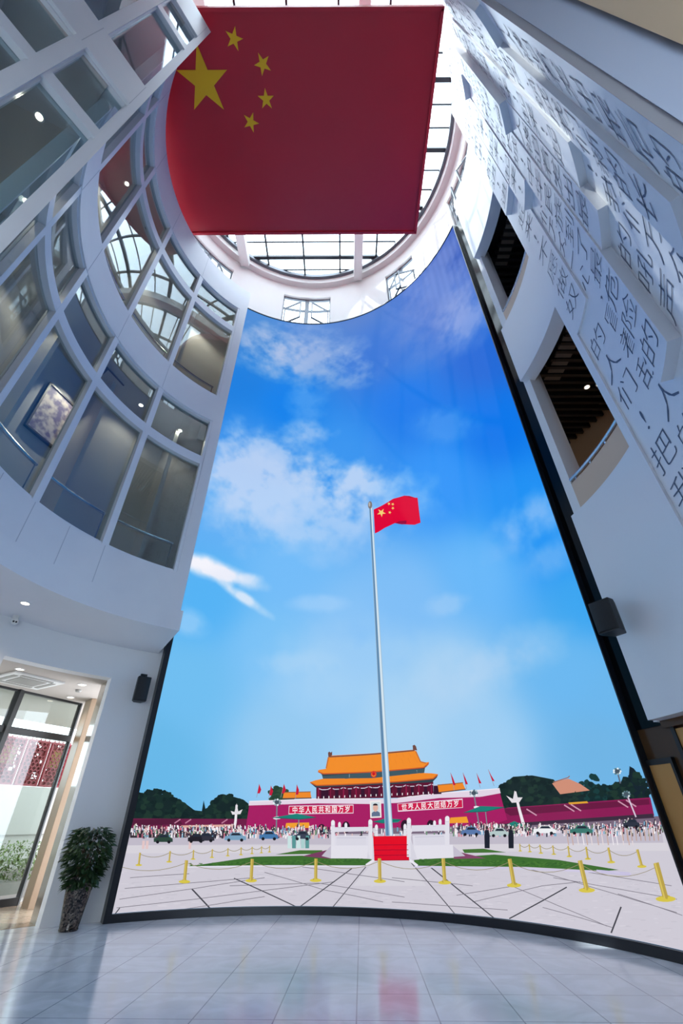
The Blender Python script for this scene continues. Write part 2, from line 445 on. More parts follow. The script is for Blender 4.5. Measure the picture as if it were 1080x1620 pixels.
wn = [9]
RG = 3.80
place = ['at the screen end', 'second from the screen end', 'third from the screen end', 'fourth from the screen end', 'half hidden behind the near corner']
for li, (z0, z1, t0, t1, hr) in enumerate(LEV):
    for i in range(5):
        p0, p1 = bars[i] - (1.0 if i == 0 else 0), bars[i + 1]
        hw = 0.98
        t = thing('window_%d' % wn[0], 'curved %s gallery window with transom, %s' % (('lower floor', 'upper floor')[li], place[i]), 'window', P(RL + .05, (p0 + p1) / 2, z0), kind='structure')
        wn[0] += 1
        f = MB(); a0, a1 = p0, p1
        f.arc(RL + .01, RL + .15, a0, a0 + hw, z0, z1); f.arc(RL + .01, RL + .15, a1 - hw, a1, z0, z1)
        f.arc(RL + .012, RL + .15, a0 + hw, a1 - hw, t0, t1)
        f.arc(RL + .03, RL + .15, a0 + hw, a1 - hw, z0, z0 + .05); f.arc(RL + .03, RL + .15, a0 + hw, a1 - hw, z1 - .05, z1)
        f.build('frame', M['mullion'], t, smooth=True)
        for q0, q1, nm in ((z0 + .05, t0, 'pane'), (t1, z1 - .05, 'transom_pane')):
            g = MB(); g.arc(RG, RG + .01, a0 + hw, a1 - hw, q0, q1, 0.8); g.build(nm, M['glass'], t, smooth=True)

# gallery interiors
for li, (z0, z1, t0, t1, hr) in enumerate(LEV):
    b = MB(); b.arc(5.02, 5.19, PE0, PE1, z0, z1); b.arc(3.95, 5.02, PE0, PE0 + 1.0, z0, z1)
    # short partitions standing out from the back wall
    for ph in ((141, 163.5) if li else (134, 157, 176)):
        b.arc(4.45, 5.02, ph, ph + 1.2, z0, z1)
    struct('partition_%s' % ('upper' if li else 'lower'), b, M['galwall'], 'grey %s gallery back wall with short partitions behind the glass' % ('upper' if li else 'lower'), 'wall', smooth=True)
    b = MB(); b.arc(3.86, 5.02, PE0 + 1, PE1, z1 - .09, z1 - .02)
    struct('ceiling_%s' % ('upper' if li else 'lower'), b, M['galceil'], 'grey ceiling inside the %s left gallery' % ('upper' if li else 'lower'), 'ceiling', smooth=True)
    for i in range(5):
        p0, p1 = bars[i] + 1.2, bars[i + 1] - 1.2
        t = thing('handrail', 'curved metal handrail behind the %s gallery window %s' % (('lower', 'upper')[li], place[i]), 'handrail', P(3.92, (p0 + p1) / 2, z0), group='handrails behind the gallery windows')
        h = MB(); nn = 14
        h.tube([P(3.93, p0 + (p1 - p0) * k / nn, hr) for k in range(nn + 1)], .03, 8); h.build('rail', M['rail'], t, smooth=True)
        for q in (p0 + .4, p1 - .4):
            h = MB(); h.tube([P(3.93, q, z0), P(3.93, q, hr)], .012, 6); h.build('post', M['rail'], t)

# ------------------------------------------------------------------ left near corner: flat glazed end wall of the galleries
P0 = Vector((-2.92, 1.76, 0)); UD = Vector((-.517, -.856, 0)).normalized(); ND = Vector((UD.y, -UD.x, 0))
if ND.dot(Vector((0, 0, 0)) - P0) < 0: ND = -ND
def slab(b, t0, t1, z0, z1, d0=0.0, d1=0.16):      # d measured from the face into the wall
    q = [P0 + UD * t0 - ND * d0, P0 + UD * t1 - ND * d0, P0 + UD * t1 - ND * d1, P0 + UD * t0 - ND * d1]
    b.hexa([v + Vector((0, 0, z0)) for v in q] + [v + Vector((0, 0, z1)) for v in q])
b = MB()
for z0, z1 in ((4.02, 5.17), (9.45, 10.37), (14.64, 15.86)): slab(b, 0, 2.5, z0, z1, 0, .2)
for z0, z1, *_ in LEV:
    slab(b, 0, .10, z0, z1, 0, .22); slab(b, .75, .89, z0, z1, 0, .2); slab(b, 1.55, 1.69, z0, z1, 0, .2); slab(b, 2.36, 2.5, z0, z1, 0, .2)
slab(b, 2.5, 2.9, FL, 17.06, 0, .2)
flat_wall = struct('wall_corner', b, M['white'], 'flat white glazed end wall of the galleries, near corner at upper left', 'wall')
b = MB()
for z0, z1 in ((5.17, 9.45),):
    pass
for tt in (.10, .82):
    for z0, z1 in ((9.45, 10.37), (14.64, 15.86)): slab(b, tt - .004, tt + .004, z0, z1, -.003, 0)
b.build('joint', M['joint'], flat_wall)
cl = ['beside the corner edge', 'in the middle bay', 'in the outer bay']
for li, (z0, z1, t0, t1, hr) in enumerate(LEV):
    for i, (a0, a1) in enumerate(((.10, .75), (.89, 1.55), (1.69, 2.36))):
        t = thing('window_%d' % wn[0], 'flat %s end-wall window with transom %s' % (('lower floor', 'upper floor')[li], cl[i]), 'window', P0 + UD * (a0 + a1) / 2 + Vector((0, 0, z0)), kind='structure')
        wn[0] += 1
        f = MB(); slab(f, a0, a1, t0, t1, .02, .17)
        slab(f, a0, a0 + .025, z0, z1, .05, .17); slab(f, a1 - .025, a1, z0, z1, .05, .17)
        slab(f, a0, a1, z0, z0 + .04, .05, .17); slab(f, a0, a1, z1 - .04, z1, .05, .17)
        f.build('frame', M['mullion'], t)
        for q0, q1, nm in ((z0 + .04, t0, 'pane'), (t1, z1 - .04, 'transom_pane')):
            g = MB(); slab(g, a0 + .025, a1 - .025, q0, q1, .11, .12); g.build(nm, M['glass'], t)

# ------------------------------------------------------------------ right wall: lettered panels, bands and openings
RW, RB = 4.85, 5.10
OP0, OP1 = -6.6, 11.4
ZTOP = 19.7
# columns of the lettered wall (angle from, to) and their relief steps (from height, projection)
CB = [-6.6, -8.4, -15.4, -21.6, -28.0, -34.0, -40.5, -47.0, -53.4, -56.5]
REL = [[(0, .03)], [(0, 0), (7.4, .03), (11.9, .15)], [(0, 0), (10.6, .14)], [(0, 0), (4.9, .12), (16.2, .26)], [(0, 0), (6.75, .10), (11.4, .22)],
       [(0, 0), (7.4, .09)], [(0, 0), (4.55, .06)], [(0, 0), (9.9, .09)], [(0, 0)]]
def relief(col, z):
    h = 0
    for zz, hh in REL[col]:
        if z >= zz: h = hh
    return h
b = MB()
for i in range(len(CB) - 1):
    steps = REL[i] + [(99, 0)]
    for k in range(len(steps) - 1):
        z0 = max(2.13, steps[k][0]); z1 = min(ZTOP, steps[k + 1][0])
        b.arc(RW - steps[k][1], RB, CB[i + 1], CB[i], z0, z1, 0.9)
wall_right = struct('wall_right', b, M['wallgloss'], 'tall curved white wall of stepped panels with lettering at the right', 'wall', smooth=True)
b = MB()
for z0, z1 in ((2.13, 5.12), (8.48, 10.30), (13.75, 17.30)): b.arc(RW - .03, RB, OP0, 12.4, z0, z1, 0.9)
struct('wall_bands', b, M['wallgloss'], 'white curved bands between the wall openings at the right', 'wall', smooth=True)
b = MB()
b.arc(RB - .12, RB + .1, OP1, 13.4, 2.13, 17.06)
struct('wall_jamb', b, M['plaster'], 'narrow white jamb along the left of the wall openings', 'wall')
b = MB(); b.arc(5.08, 5.21, 12.6, 18.1, 2.10, 17.06)
band = struct('trim_3', b, M['blackgloss'], 'glossy black vertical band along the right edge of the screen', 'trim', smooth=True)
for z0, nm in ((5.12, 'lower'), (10.30, 'upper')):
    b = MB(); b.arc(4.98, 5.08, OP0, OP1, z0, z0 + .62)
    struct('parapet_%s' % nm, b, M['beige'], 'beige parapet of the %s wall opening at the right' % nm, 'parapet', smooth=True)
    t = thing('handrail', 'steel handrail on the parapet of the %s right opening' % nm, 'handrail', P(5.0, 2, z0 + .62))
    h = MB(); h.tube([P(5.0, OP0 + (OP1 - OP0) * k / 20, z0 + .70) for k in range(21)], .035, 8); h.build('rail', M['rail'], t, smooth=True)
    for q in (-5, 0.5, 5.5, 10):
        h = MB(); h.tube([P(5.0, q, z0 + .6), P(5.0, q, z0 + .7)], .015, 6); h.build('post', M['rail'], t)
# rooms behind the openings
RR, PA, PBm = 7.7, -24, 34
def room_arc(b, z0, z1, R1=RR):
    b.arc(RB, 5.47, PA, 13, z0, z1, 2); b.arc(5.47, R1, PA, PBm, z0, z1, 2)
b = MB()
for z0 in (4.9, 10.1, 15.2): room_arc(b, z0, z0 + .2)
struct('floor_rooms', b, M['beige'], 'beige floor slabs of the rooms behind the right openings', 'floor')
b = MB(); b.arc(RR, RR + .1, PA, PBm, 4.9, 15.4, 2); b.arc(5.47, RR, PBm, PBm + .6, 4.9, 15.4, 2); b.arc(RB, RR, PA - .5, PA, 4.9, 15.4, 2)
struct('wall_rooms', b, M['tan'], 'tan walls of the rooms seen through the right openings', 'wall')
for z0, nm in ((9.05, 'lower'), (14.2, 'upper')):
    b = MB(); room_arc(b, z0 + .35, z0 + .45)
    rc = struct('ceiling_room_%s' % nm, b, M['black'], 'black slatted ceiling seen through the %s right opening' % nm, 'ceiling')
    b = MB(); y = 1.8
    while y < 8.9:
        a0 = y - CY; x0 = CX + sqrt(max(0.1, 5.5 ** 2 - a0 * a0)); x1 = CX + sqrt(max(0.2, (RR - .05) ** 2 - a0 * a0))
        if x0 < x1 - .1: b.beam((x0, y, z0), (x1, y, z0), .06, .14)
        y += 0.19
    b.build('slat', M['slat'], rc)
    b = MB()
    for k in range(9): b.box((4.62, 4.555 + k * .19, z0 - .01), (.34, .10, .05))
    b.build('duct_panel', M['slatgrey'], rc)
# ground floor under the right wall
b = MB(); b.arc(5.1, 5.25, -60, 18.1, FL, 2.10)
struct('wall_bronze', b, M['bronze'], 'dark bronze mirror wall at ground level on the right', 'wall', smooth=True)
t = thing('brass_panel', 'brass coloured panel framed in the dark bronze wall beside the screen', 'door', P(5.1, 15.7, 0), kind='structure')
b = MB(); b.arc(5.06, 5.1, 14.0, 17.5, FL, 1.70); b.build('door_leaf', M['gold'], t)
b = MB(); b.arc(5.05, 5.1, 13.6, 14.0, FL, 1.76); b.arc(5.05, 5.1, 17.5, 17.9, FL, 1.76); b.arc(5.05, 5.1, 13.6, 17.9, 1.70, 1.76); b.build('door_frame', M['black'], t)
t = thing('brass_door', 'tall brass coloured door at the right edge under the white band', 'door', P(5.1, 7, 0), kind='structure')
b = MB(); b.arc(5.06, 5.1, 2.0, 11.3, FL, 2.03); b.build('door_leaf', M['gold'], t)
b = MB(); b.arc(5.045, 5.1, 11.3, 11.9, FL, 2.05); b.arc(5.045, 5.1, 1.4, 2.0, FL, 2.05); b.build('door_frame', M['black'], t)
b = MB(); b.arc(5.0, 5.1, -56, 12.6, 2.05, 2.13)
struct('trim_5', b, M['bronze'], 'dark bronze soffit strip under the right wall', 'trim')
# near right: broad grey edge, glossy return and tan pier
Q0 = P(RW, -56.5, 0); Q1 = Vector((1.74, .42, 0))
b = MB()
d = (P(4, -58.2, 0) - P(5, -58.2, 0)).normalized()
A0 = P(RW, -58.2, 0)
def on_line(az):                      # point of the return wall at a given bearing from the hall's centre line
    k = math.tan(radians(az)); u = (k * A0.y - A0.x) / ((Q1.x - A0.x) - k * (Q1.y - A0.y)); return A0 + (Q1 - A0) * u
SS = P(RW, -54.8, 0); II = Vector((1.494, .626, 0)); BB = on_line(70.6)
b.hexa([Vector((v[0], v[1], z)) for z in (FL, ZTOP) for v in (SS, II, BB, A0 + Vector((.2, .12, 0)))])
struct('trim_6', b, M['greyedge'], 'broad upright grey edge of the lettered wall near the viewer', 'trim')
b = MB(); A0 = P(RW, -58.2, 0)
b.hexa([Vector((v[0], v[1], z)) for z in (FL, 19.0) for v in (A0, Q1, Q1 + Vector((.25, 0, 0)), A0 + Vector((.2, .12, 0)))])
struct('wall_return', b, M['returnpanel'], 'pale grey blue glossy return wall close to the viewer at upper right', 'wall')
b = MB(); b.box((1.84, -1.75, 9.45), (.2, 4.5, 19.1), 0); b.box((1.80, .25, 9.45), (.24, .34, 19.1))
struct('wall_pier', b, M['tan'], 'tan pier at the top right corner beside the viewer', 'wall')

# ------------------------------------------------------------------ lettering cut into the wall
_gl = {}
def glyph(ch, size=1.0, thin=0.0):
    key = (ch, thin)
    if key not in _gl:
        cu = bpy.data.curves.new('glyph', 'FONT'); cu.body = ch; cu.size = 1.0; cu.align_x = 'CENTER'; cu.offset = thin; cu.resolution_u = 3
        ob = bpy.data.objects.new('glyph', cu); COL.objects.link(ob)
        dg = bpy.context.evaluated_depsgraph_get(); ev = ob.evaluated_get(dg); me = ev.to_mesh()
        vs_ = [tuple(v.co) for v in me.vertices]; fs = [tuple(p.vertices) for p in me.polygons]
        ev.to_mesh_clear(); bpy.data.objects.remove(ob); bpy.data.curves.remove(cu)
        _gl[key] = (vs_, fs)
    return _gl[key]

ANTHEM = '起来!不愿做奴隶的人们!把我们的血肉,筑成我们新的长城!中华民族到了最危险的时候,每个人被迫着发出最后的吼声。起来!起来!起来!我们万众一心,冒着敌人的炮火,前进!冒着敌人的炮火,前进!前进!前进!进!'
ANTHEM = ANTHEM.replace('!', '!').replace(',', ',')
ROW = 0.545
anch = [(0, ANTHEM.index('把'), 4.60), (1, ANTHEM.index('心'), 7.65), (2, ANTHEM.index('危'), 6.35), (3, ANTHEM.index('声'), 5.2),
        (4, ANTHEM.index('们万'), 6.0), (5, ANTHEM.index('长城'), 5.2), (6, ANTHEM.index('后的'), 5.0), ]
cen = [-11.9, -18.5, -24.8, -31.0, -37.2, -43.7, -50.2]
side = {'!': '!', ',': ','}
for ci, idx, za in anch:
    b = MB(); col = ci + 1
    if ci == 0: zmin = 3.9
    else: zmin = 3.4 - 0.1 * ci
    for k in range(-34, 34):
        z = za - k * ROW
        if z < zmin or z > ZTOP - .35: continue
        ch = ANTHEM[(idx + k) % len(ANTHEM)]
        # keep clear of the panel steps
        if any(abs(z - zz) < .26 for zz, hh in REL[col][1:]): continue
        R = RW - relief(col, z) - .004
        vs_, fs = glyph(ch, thin=-0.016)
        if not vs_: continue
        S = .46
        xs_ = [v[0] for v in vs_]; ys_ = [v[1] for v in vs_]
        cx_ = (min(xs_) + max(xs_)) / 2 if ch not in ',!。' else (min(xs_) + max(xs_)) / 2
        pts = [P(R, cen[ci] - degrees((v[0] - cx_) * S * 1.12 / RW), z + (v[1] - .36) * S) for v in vs_]
        pts2 = [P(R + .02, cen[ci] - degrees((v[0] - cx_) * S * 1.12 / RW), z + (v[1] - .36) * S) for v in vs_]
        b.add(pts, fs)
    o = b.build('lettering', M['ink'], wall_right, recalc=False)

# ------------------------------------------------------------------ the giant curved screen
RS, SP0, SP1, SZ0, SZ1 = 5.0, 18.15, 120.2, 0.015, 17.08
screen = thing('led_screen', 'giant curved screen showing a square, gate and flagpole under blue sky', 'screen', P(RS, 70, FL))
def to_screen(px, py):                    # where a sight line meets the curved screen: (angle, height)
    d = FWD + RGT * ((px - 540) / F_PX) + UPV * ((810 - py) / F_PX)
    a = d.x * d.x + d.y * d.y; bb = -2 * (d.x * CX + d.y * CY); cc = CX * CX + CY * CY - RS * RS
    tt = (-bb + sqrt(max(0, bb * bb - 4 * a * cc))) / (2 * a)
    X = EYE + d * tt
    return degrees(atan2(X.y - CY, X.x - CX)), X.z
def to_px(ph, z):
    q = P(RS, ph, z) - EYE; zc = q.dot(FWD)
    return 540 + F_PX * q.dot(RGT) / zc, 810 - F_PX * q.dot(UPV) / zc
# emission from the picture's own colours
def screen_mat(name):
    m = bpy.data.materials.new(name); m.use_nodes = True; nt = m.node_tree; nt.nodes.clear()
    out = nt.nodes.new('ShaderNodeOutputMaterial'); mix = nt.nodes.new('ShaderNodeAddShader')
    e = nt.nodes.new('ShaderNodeEmission'); at = nt.nodes.new('ShaderNodeVertexColor'); at.layer_name = 'Col'
    gl = nt.nodes.new('ShaderNodeBsdfGlossy'); gl.inputs[0].default_value = (.016, .016, .02, 1); gl.inputs[1].default_value = .8
    nt.links.new(at.outputs[0], e.inputs[0]); nt.links.new(e.outputs[0], mix.inputs[0]); nt.links.new(gl.outputs[0], mix.inputs[1]); nt.links.new(mix.outputs[0], out.inputs[0])
    e.inputs[1].default_value = 1.0
    return m
M['led'] = screen_mat('screen_picture')
M['led2'] = screen_mat('screen_picture_detail')
try: M['led2'].cycles.emission_sampling = 'NONE'
except Exception: pass

def vnoise(x, y, seed):
    r = np.random.default_rng(seed); T = r.random((257, 257))
    xi = np.floor(x).astype(int); yi = np.floor(y).astype(int); fx = x - xi; fy = y - yi
    fx = fx * fx * (3 - 2 * fx); fy = fy * fy * (3 - 2 * fy)
    g = lambda a, b_: T[a % 256, b_ % 256]
    return (g(xi, yi) * (1 - fx) + g(xi + 1, yi) * fx) * (1 - fy) + (g(xi, yi + 1) * (1 - fx) + g(xi + 1, yi + 1) * fx) * fy
def fbm(x, y, seed=1, oct=5):
    s = 0; a = .5; n_ = 0
    for k in range(oct):
        s = s + a * vnoise(x * 2 ** k, y * 2 ** k, seed + k); n_ += a; a *= .55
    return s / n_

# sky of the picture, its top painted paler for the washed-out screen reflection
CTRL = [(400,520,78,140,212),(390,600,24,125,222),(450,640,12,128,236),(550,480,92,128,200),(600,560,58,118,214),(700,380,66,100,190),(690,480,86,126,212),
        (760,560,34,104,214),(640,640,22,122,234),(780,680,4,118,234),(820,800,30,145,244),(700,760,52,150,248),(360,800,100,176,244),(330,950,84,178,244),
        (450,900,116,188,248),(640,950,128,190,246),(760,900,106,184,248),(880,850,40,150,244),(930,950,60,165,240),(300,1080,112,190,240),(500,1080,158,206,245),(560,1010,140,196,246),(420,1020,124,194,246),(640,1140,172,212,243),
        (700,1080,166,208,242),(900,1060,108,184,240),(970,1100,108,182,236),(240,1200,104,184,232),(450,1170,150,202,240),(760,1180,160,206,242),(950,1180,112,180,228),
        (620,1230,170,210,240),(700,350,58,92,186),(500,520,90,140,215),(540,720,60,150,240),(400,700,60,145,235)]
ca = np.array(CTRL, float)
NPH, NZ = 250, 420
phs = np.linspace(SP0, SP1, NPH); zs = np.linspace(SZ0, SZ1, NZ)
PH, ZZ = np.meshgrid(phs, zs)
X = CX + RS * np.cos(np.radians(PH)); Y = CY + RS * np.sin(np.radians(PH)); Zr = ZZ - EYE.z
zc = X * FWD.x + Y * FWD.y + Zr * FWD.z
PX = 540 + F_PX * (X * RGT.x + Y * RGT.y + Zr * RGT.z) / zc
PY = 810 - F_PX * (X * UPV.x + Y * UPV.y + Zr * UPV.z) / zc
w = 1.0 / (((PX[..., None] - ca[:, 0]) ** 2 + (PY[..., None] - ca[:, 1]) ** 2) + 1800.0) ** 2.0
RGBf = (w[..., None] * ca[:, 2:]).sum(2) / w.sum(2)[..., None]
S_ = np.radians(PH) * RS
nz = fbm(S_ * 1.1, ZZ * 1.1, 3, 6); nz2 = fbm(S_ * 3.1 + 9, ZZ * 2.6, 11, 5)
clouds_and_glow = [(480,560,120,44,8,176,192,228,.72,.40),(430,552,60,34,20,184,198,230,.62,.38),(540,590,70,26,-10,150,180,226,.5,.42),(490,682,40,18,0,170,200,242,.7,.38),(486,640,34,34,20,110,172,242,.5,.42),
          (400,765,120,70,18,196,214,245,.85,.36),(560,775,85,52,5,200,218,246,.85,.36),(480,815,140,66,0,180,210,247,.7,.35),(440,722,130,40,20,184,208,243,.7,.40),
          (345,905,62,13,18,236,238,250,1.0,.22),(385,945,46,8,35,222,234,250,.9,.30),(316,890,26,12,10,244,244,252,1.0,.15),(390,915,22,8,0,220,232,250,.7,.28),
          (835,830,80,36,-38,140,190,246,.75,.34),(870,880,66,30,-30,130,186,244,.55,.36),(705,672,60,28,0,90,160,242,.5,.38),(710,955,44,18,-10,160,204,246,.6,.40),
          (500,955,44,14,0,168,210,250,.55,.42),(480,1050,60,20,0,172,212,246,.5,.40),(760,1060,130,50,-20,186,214,242,.5,.34),(300,985,30,20,30,165,210,248,.6,.33),
          (640,790,60,40,0,140,196,250,.55,.36),(690,470,60,100,20,128,150,216,.5,.26),(735,500,34,46,30,170,184,232,.55,.20),(570,1060,150,70,0,172,212,244,.4,.34)]  # upper-right blobs paint the soft glow on the screen face, not cloud
for (cx_, cy_, rx, ry, rot, r_, g_, b_, op, th) in clouds_and_glow:
    a = radians(rot); dx = PX - cx_; dy = PY - cy_
    u = (dx * cos(a) + dy * sin(a)) / rx; v = (-dx * sin(a) + dy * cos(a)) / ry
    fall = np.exp(-(u * u + v * v) * 0.9)
    k = np.clip((fall * (0.15 + 1.1 * nz + 0.75 * (nz2 - .5)) - th * 0.5) / 0.48, 0, 1) * op
    RGBf = RGBf * (1 - k[..., None]) + np.array([r_, g_, b_]) * k[..., None]
# faint upright banding of the screen modules towards the top right
band_ = np.clip((520 - PY) / 160, 0, 1) * np.clip((PX - 560) / 120, 0, 1) * 5 * np.sin(S_ * 2 * pi / .24)
RGBf = np.clip(RGBf + band_[..., None], 0, 255) / 255.0
RGBl = np.where(RGBf <= .04045, RGBf / 12.92, ((RGBf + .055) / 1.055) ** 2.4)
vco = np.stack([X, Y, ZZ], -1).reshape(-1, 3)
me = bpy.data.meshes.new('display')
idx = np.arange(NPH * NZ).reshape(NZ, NPH)
quads = np.stack([idx[:-1, :-1], idx[1:, :-1], idx[1:, 1:], idx[:-1, 1:]], -1).reshape(-1, 4)
me.from_pydata([tuple(v) for v in vco.tolist()], [], [tuple(q) for q in quads.tolist()])
ca_ = me.color_attributes.new('Col', 'FLOAT_COLOR', 'POINT')
ca_.data.foreach_set('color', np.concatenate([RGBl.reshape(-1, 3), np.ones((NPH * NZ, 1))], 1).ravel().astype(np.float32))
me.materials.append(M['led']); me.polygons.foreach_set('use_smooth', [True] * len(me.polygons)); me.update()
display = bpy.data.objects.new('display', me); COL.objects.link(display); attach(display, screen)
# cabinet behind the picture and the dark frame around it
b = MB(); b.arc(RS + .01, 5.2, SP0 - .1, SP1 + .1, .0, SZ1 + .01); b.build('cabinet', M['black'], screen, smooth=True)
b = MB(); b.arc(RS - .05, 5.2, SP0 - .1, SP1 + 1.0, FL, .012); b.arc(RS - .05, 5.2, SP1 + .05, SP1 + 1.25, FL, SZ1 + .03)
b.arc(RS - .03, 5.2, SP0 - .1, SP1 + .1, SZ1 + .005, SZ1 + .04)
b.build('frame', M['frame'], screen, smooth=True)
b = MB(); b.arc(RS - .02, 5.1, SP0 - .35, SP0 - .1, FL, SZ1 + .03); b.build('edge_trim', M['frame'], screen)

class Pic:                                  # flat coloured shapes of the picture, laid on the screen face
    def __init__(s): s.v = []; s.f = []; s.c = []
    def raw(s, pts2, tris, color, layer):   # pts2: (angle, height)
        bm = bmesh.new()
        vs_ = [bm.verts.new((p[0], p[1], 0)) for p in pts2]
        for t_ in tris:
            try: bm.faces.new([vs_[i] for i in t_])
            except ValueError: pass
        lo = min(p[0] for p in pts2); hi = max(p[0] for p in pts2); zl = min(p[1] for p in pts2); zh = max(p[1] for p in pts2)
        def cut(co, no, clear=False):
            geom = bm.verts[:] + bm.edges[:] + bm.faces[:]
            if geom: bmesh.ops.bisect_plane(bm, geom=geom, plane_co=co, plane_no=no, clear_outer=clear)
        if lo < SP0: cut((SP0 + .02, 0, 0), (-1, 0, 0), True)
        if hi > SP1: cut((SP1 - .02, 0, 0), (1, 0, 0), True)
        if zl < SZ0: cut((0, SZ0 + .002, 0), (0, -1, 0), True)
        g_ = math.ceil(lo / 1.5) * 1.5
        while g_ < hi:
            cut((g_, 0, 0), (1, 0, 0)); g_ += 1.5
        R = RS - .003 - .0016 * layer; o = len(s.v); bm.verts.index_update(); bm.verts.ensure_lookup_table()
        for v in bm.verts: s.v.append(tuple(P(R, v.co.x, v.co.y)))
        cl = rgb(color)
        for f in bm.faces: s.f.append(tuple(o + v.index for v in f.verts)); s.c.append(cl)
        bm.free()
    def poly(s, pts, color, layer=1, dense=18):
        q = []
        for i, p in enumerate(pts):
            n_ = pts[(i + 1) % len(pts)]; L = hypot(n_[0] - p[0], n_[1] - p[1]); k = max(1, int(L / dense))
            for j in range(k): q.append((p[0] + (n_[0] - p[0]) * j / k, p[1] + (n_[1] - p[1]) * j / k))
        w_ = [to_screen(*p) for p in q]
        tr = tessellate_polygon([[Vector((a, z, 0)) for a, z in w_]])
        s.raw(w_, tr, color, layer)
    def line(s, pts, wd, color, layer=2):
        for i in range(len(pts) - 1):
            (x0, y0), (x1, y1) = pts[i], pts[i + 1]; L = hypot(x1 - x0, y1 - y0) or 1
            w0 = wd if not isinstance(wd, tuple) else wd[0] + (wd[1] - wd[0]) * i / (len(pts) - 1)
            w1 = wd if not isinstance(wd, tuple) else wd[0] + (wd[1] - wd[0]) * (i + 1) / (len(pts) - 1)
            nx, ny = -(y1 - y0) / L / 2, (x1 - x0) / L / 2
            s.poly([(x0 + nx * w0, y0 + ny * w0), (x1 + nx * w1, y1 + ny * w1), (x1 - nx * w1, y1 - ny * w1), (x0 - nx * w0, y0 - ny * w0)], color, layer, 60)
    def disc(s, x, y, rx, ry, color, layer=2, n_=14, jag=0.0, a0=0, a1=360):
        pts = []
        for k in range(n_):
            a = radians(a0 + (a1 - a0) * k / (n_ if a1 - a0 == 360 else n_ - 1)); q = 1 + random.uniform(-jag, jag)
            pts.append((x + rx * q * cos(a), y + ry * q * sin(a)))
        s.poly(pts, color, layer, 60)
    def text(s, string, quad, color, layer):  # quad: tl, tr, br, bl in picture coordinates
        n_ = len(string)
        for i, ch in enumerate(string):
            vs_, fs = glyph(ch, thin=0.012)
            def at(u, v):
                uu = (i + .5 + u) / n_
                top = (quad[0][0] + (quad[1][0] - quad[0][0]) * uu, quad[0][1] + (quad[1][1] - quad[0][1]) * uu)
                bot = (quad[3][0] + (quad[2][0] - quad[3][0]) * uu, quad[3][1] + (quad[2][1] - quad[3][1]) * uu)
                return (bot[0] + (top[0] - bot[0]) * v, bot[1] + (top[1] - bot[1]) * v)
            w_ = [to_screen(*at(v[0] * .86, (v[1] + .12) / 1.0)) for v in vs_]
            s.raw(w_, fs, color, layer)
    def build(s, name):
        me = bpy.data.meshes.new(name); me.from_pydata(s.v, [], s.f)
        a = me.color_attributes.new('Col', 'FLOAT_COLOR', 'CORNER'); buf = []
        for f, c in zip(s.f, s.c): buf += list(c) * len(f)
        if len(buf) == len(a.data) * 4: a.data.foreach_set('color', buf)
        me.materials.append(M['led2']); me.update()
        o = bpy.data.objects.new(name, me); COL.objects.link(o)
        o.parent = display; o.matrix_parent_inverse = display.matrix_world.inverted() if False else Matrix.Identity(4)
        # children sit where the picture is: cancel the parent's own offset
        o.matrix_parent_inverse = Matrix.Identity(4)
        return o

A = lambda x, y: (180 + .4259 * x, 1150 + .4259 * y)
B = lambda x, y: (620 + .4259 * x, 1150 + .4259 * y)
G = lambda x, y: (440 + .2963 * x, 1160 + .2963 * y)

# plaza
q = Pic()
q.poly([(150, 1318), (350, 1314), (620, 1310), (800, 1305), (1100, 1290), (1100, 1530), (150, 1480)], (206, 202, 213), 1)
q.poly([(150, 1316), (350, 1312), (620, 1308), (800, 1304), (1100, 1288), (1100, 1306), (800, 1318), (620, 1320), (150, 1326)], (120, 104, 124), 1.5)
q.poly([A(0, 395), A(600, 400), B(300, 395), B(1000, 370), B(1010, 440), B(600, 445), A(600, 435), A(30, 440)], (192, 186, 200), 2)
q.poly([A(0, 440), A(800, 440), B(1020, 430), B(1030, 460), A(20, 470)], (214, 210, 218), 3)
PL = (128, 124, 134); PD = (70, 70, 78)
for pts in ([A(20, 640), A(300, 600), A(560, 560)], [A(40, 600), A(520, 560)], [A(10, 672), A(300, 640), A(820, 575)], [A(180, 690), A(560, 630)], [A(60, 560), A(280, 545)],
            [A(560, 540), A(780, 605), A(1000, 650)], [A(430, 590), A(760, 580), A(1080, 632)], [A(700, 520), A(1080, 575)],
            [B(0, 560), B(300, 590)], [B(0, 650), B(430, 680)], [B(300, 650), B(560, 590), B(700, 575)], [B(500, 525), B(760, 600), B(1060, 690)], [B(430, 585), B(800, 740)],
            [B(600, 560), B(1060, 640)], [B(730, 540), B(1040, 590)], [B(560, 670), B(820, 745)], [B(840, 620), B(1080, 700)], [B(240, 625), B(460, 590)]):
    q.line(pts, 1.0, PL, 4)
for pts, wd in (([A(290, 602), A(366, 683)], 2.4), ([A(446, 562), A(682, 670)], 1.7), ([A(885, 525), A(680, 676)], 1.6), ([A(940, 515), A(806, 678)], 1.3), ([A(0, 700), A(22, 672)], 1.6),
                ([B(72, 505), B(236, 697)], 1.4), ([B(142, 520), B(380, 710)], 1.8), ([B(650, 595), B(436, 712)], 2.0), ([B(852, 668), B(815, 765)], 2.6)):
    q.line(pts, wd, PD, 4)
for k in range(900):                     # speckle of the granite
    x = random.uniform(190, 1075); y = random.uniform(1375, 1490)
    q.disc(x, y, random.uniform(2, 9), random.uniform(.4, 1.0), random.choice([(198, 195, 206), (214, 210, 220), (202, 197, 208)]), 2.5, 6)
q.poly([G(515, 680), G(700, 678), G(790, 815), G(400, 815)], (212, 209, 218), 3)
q.build('plaza_picture')
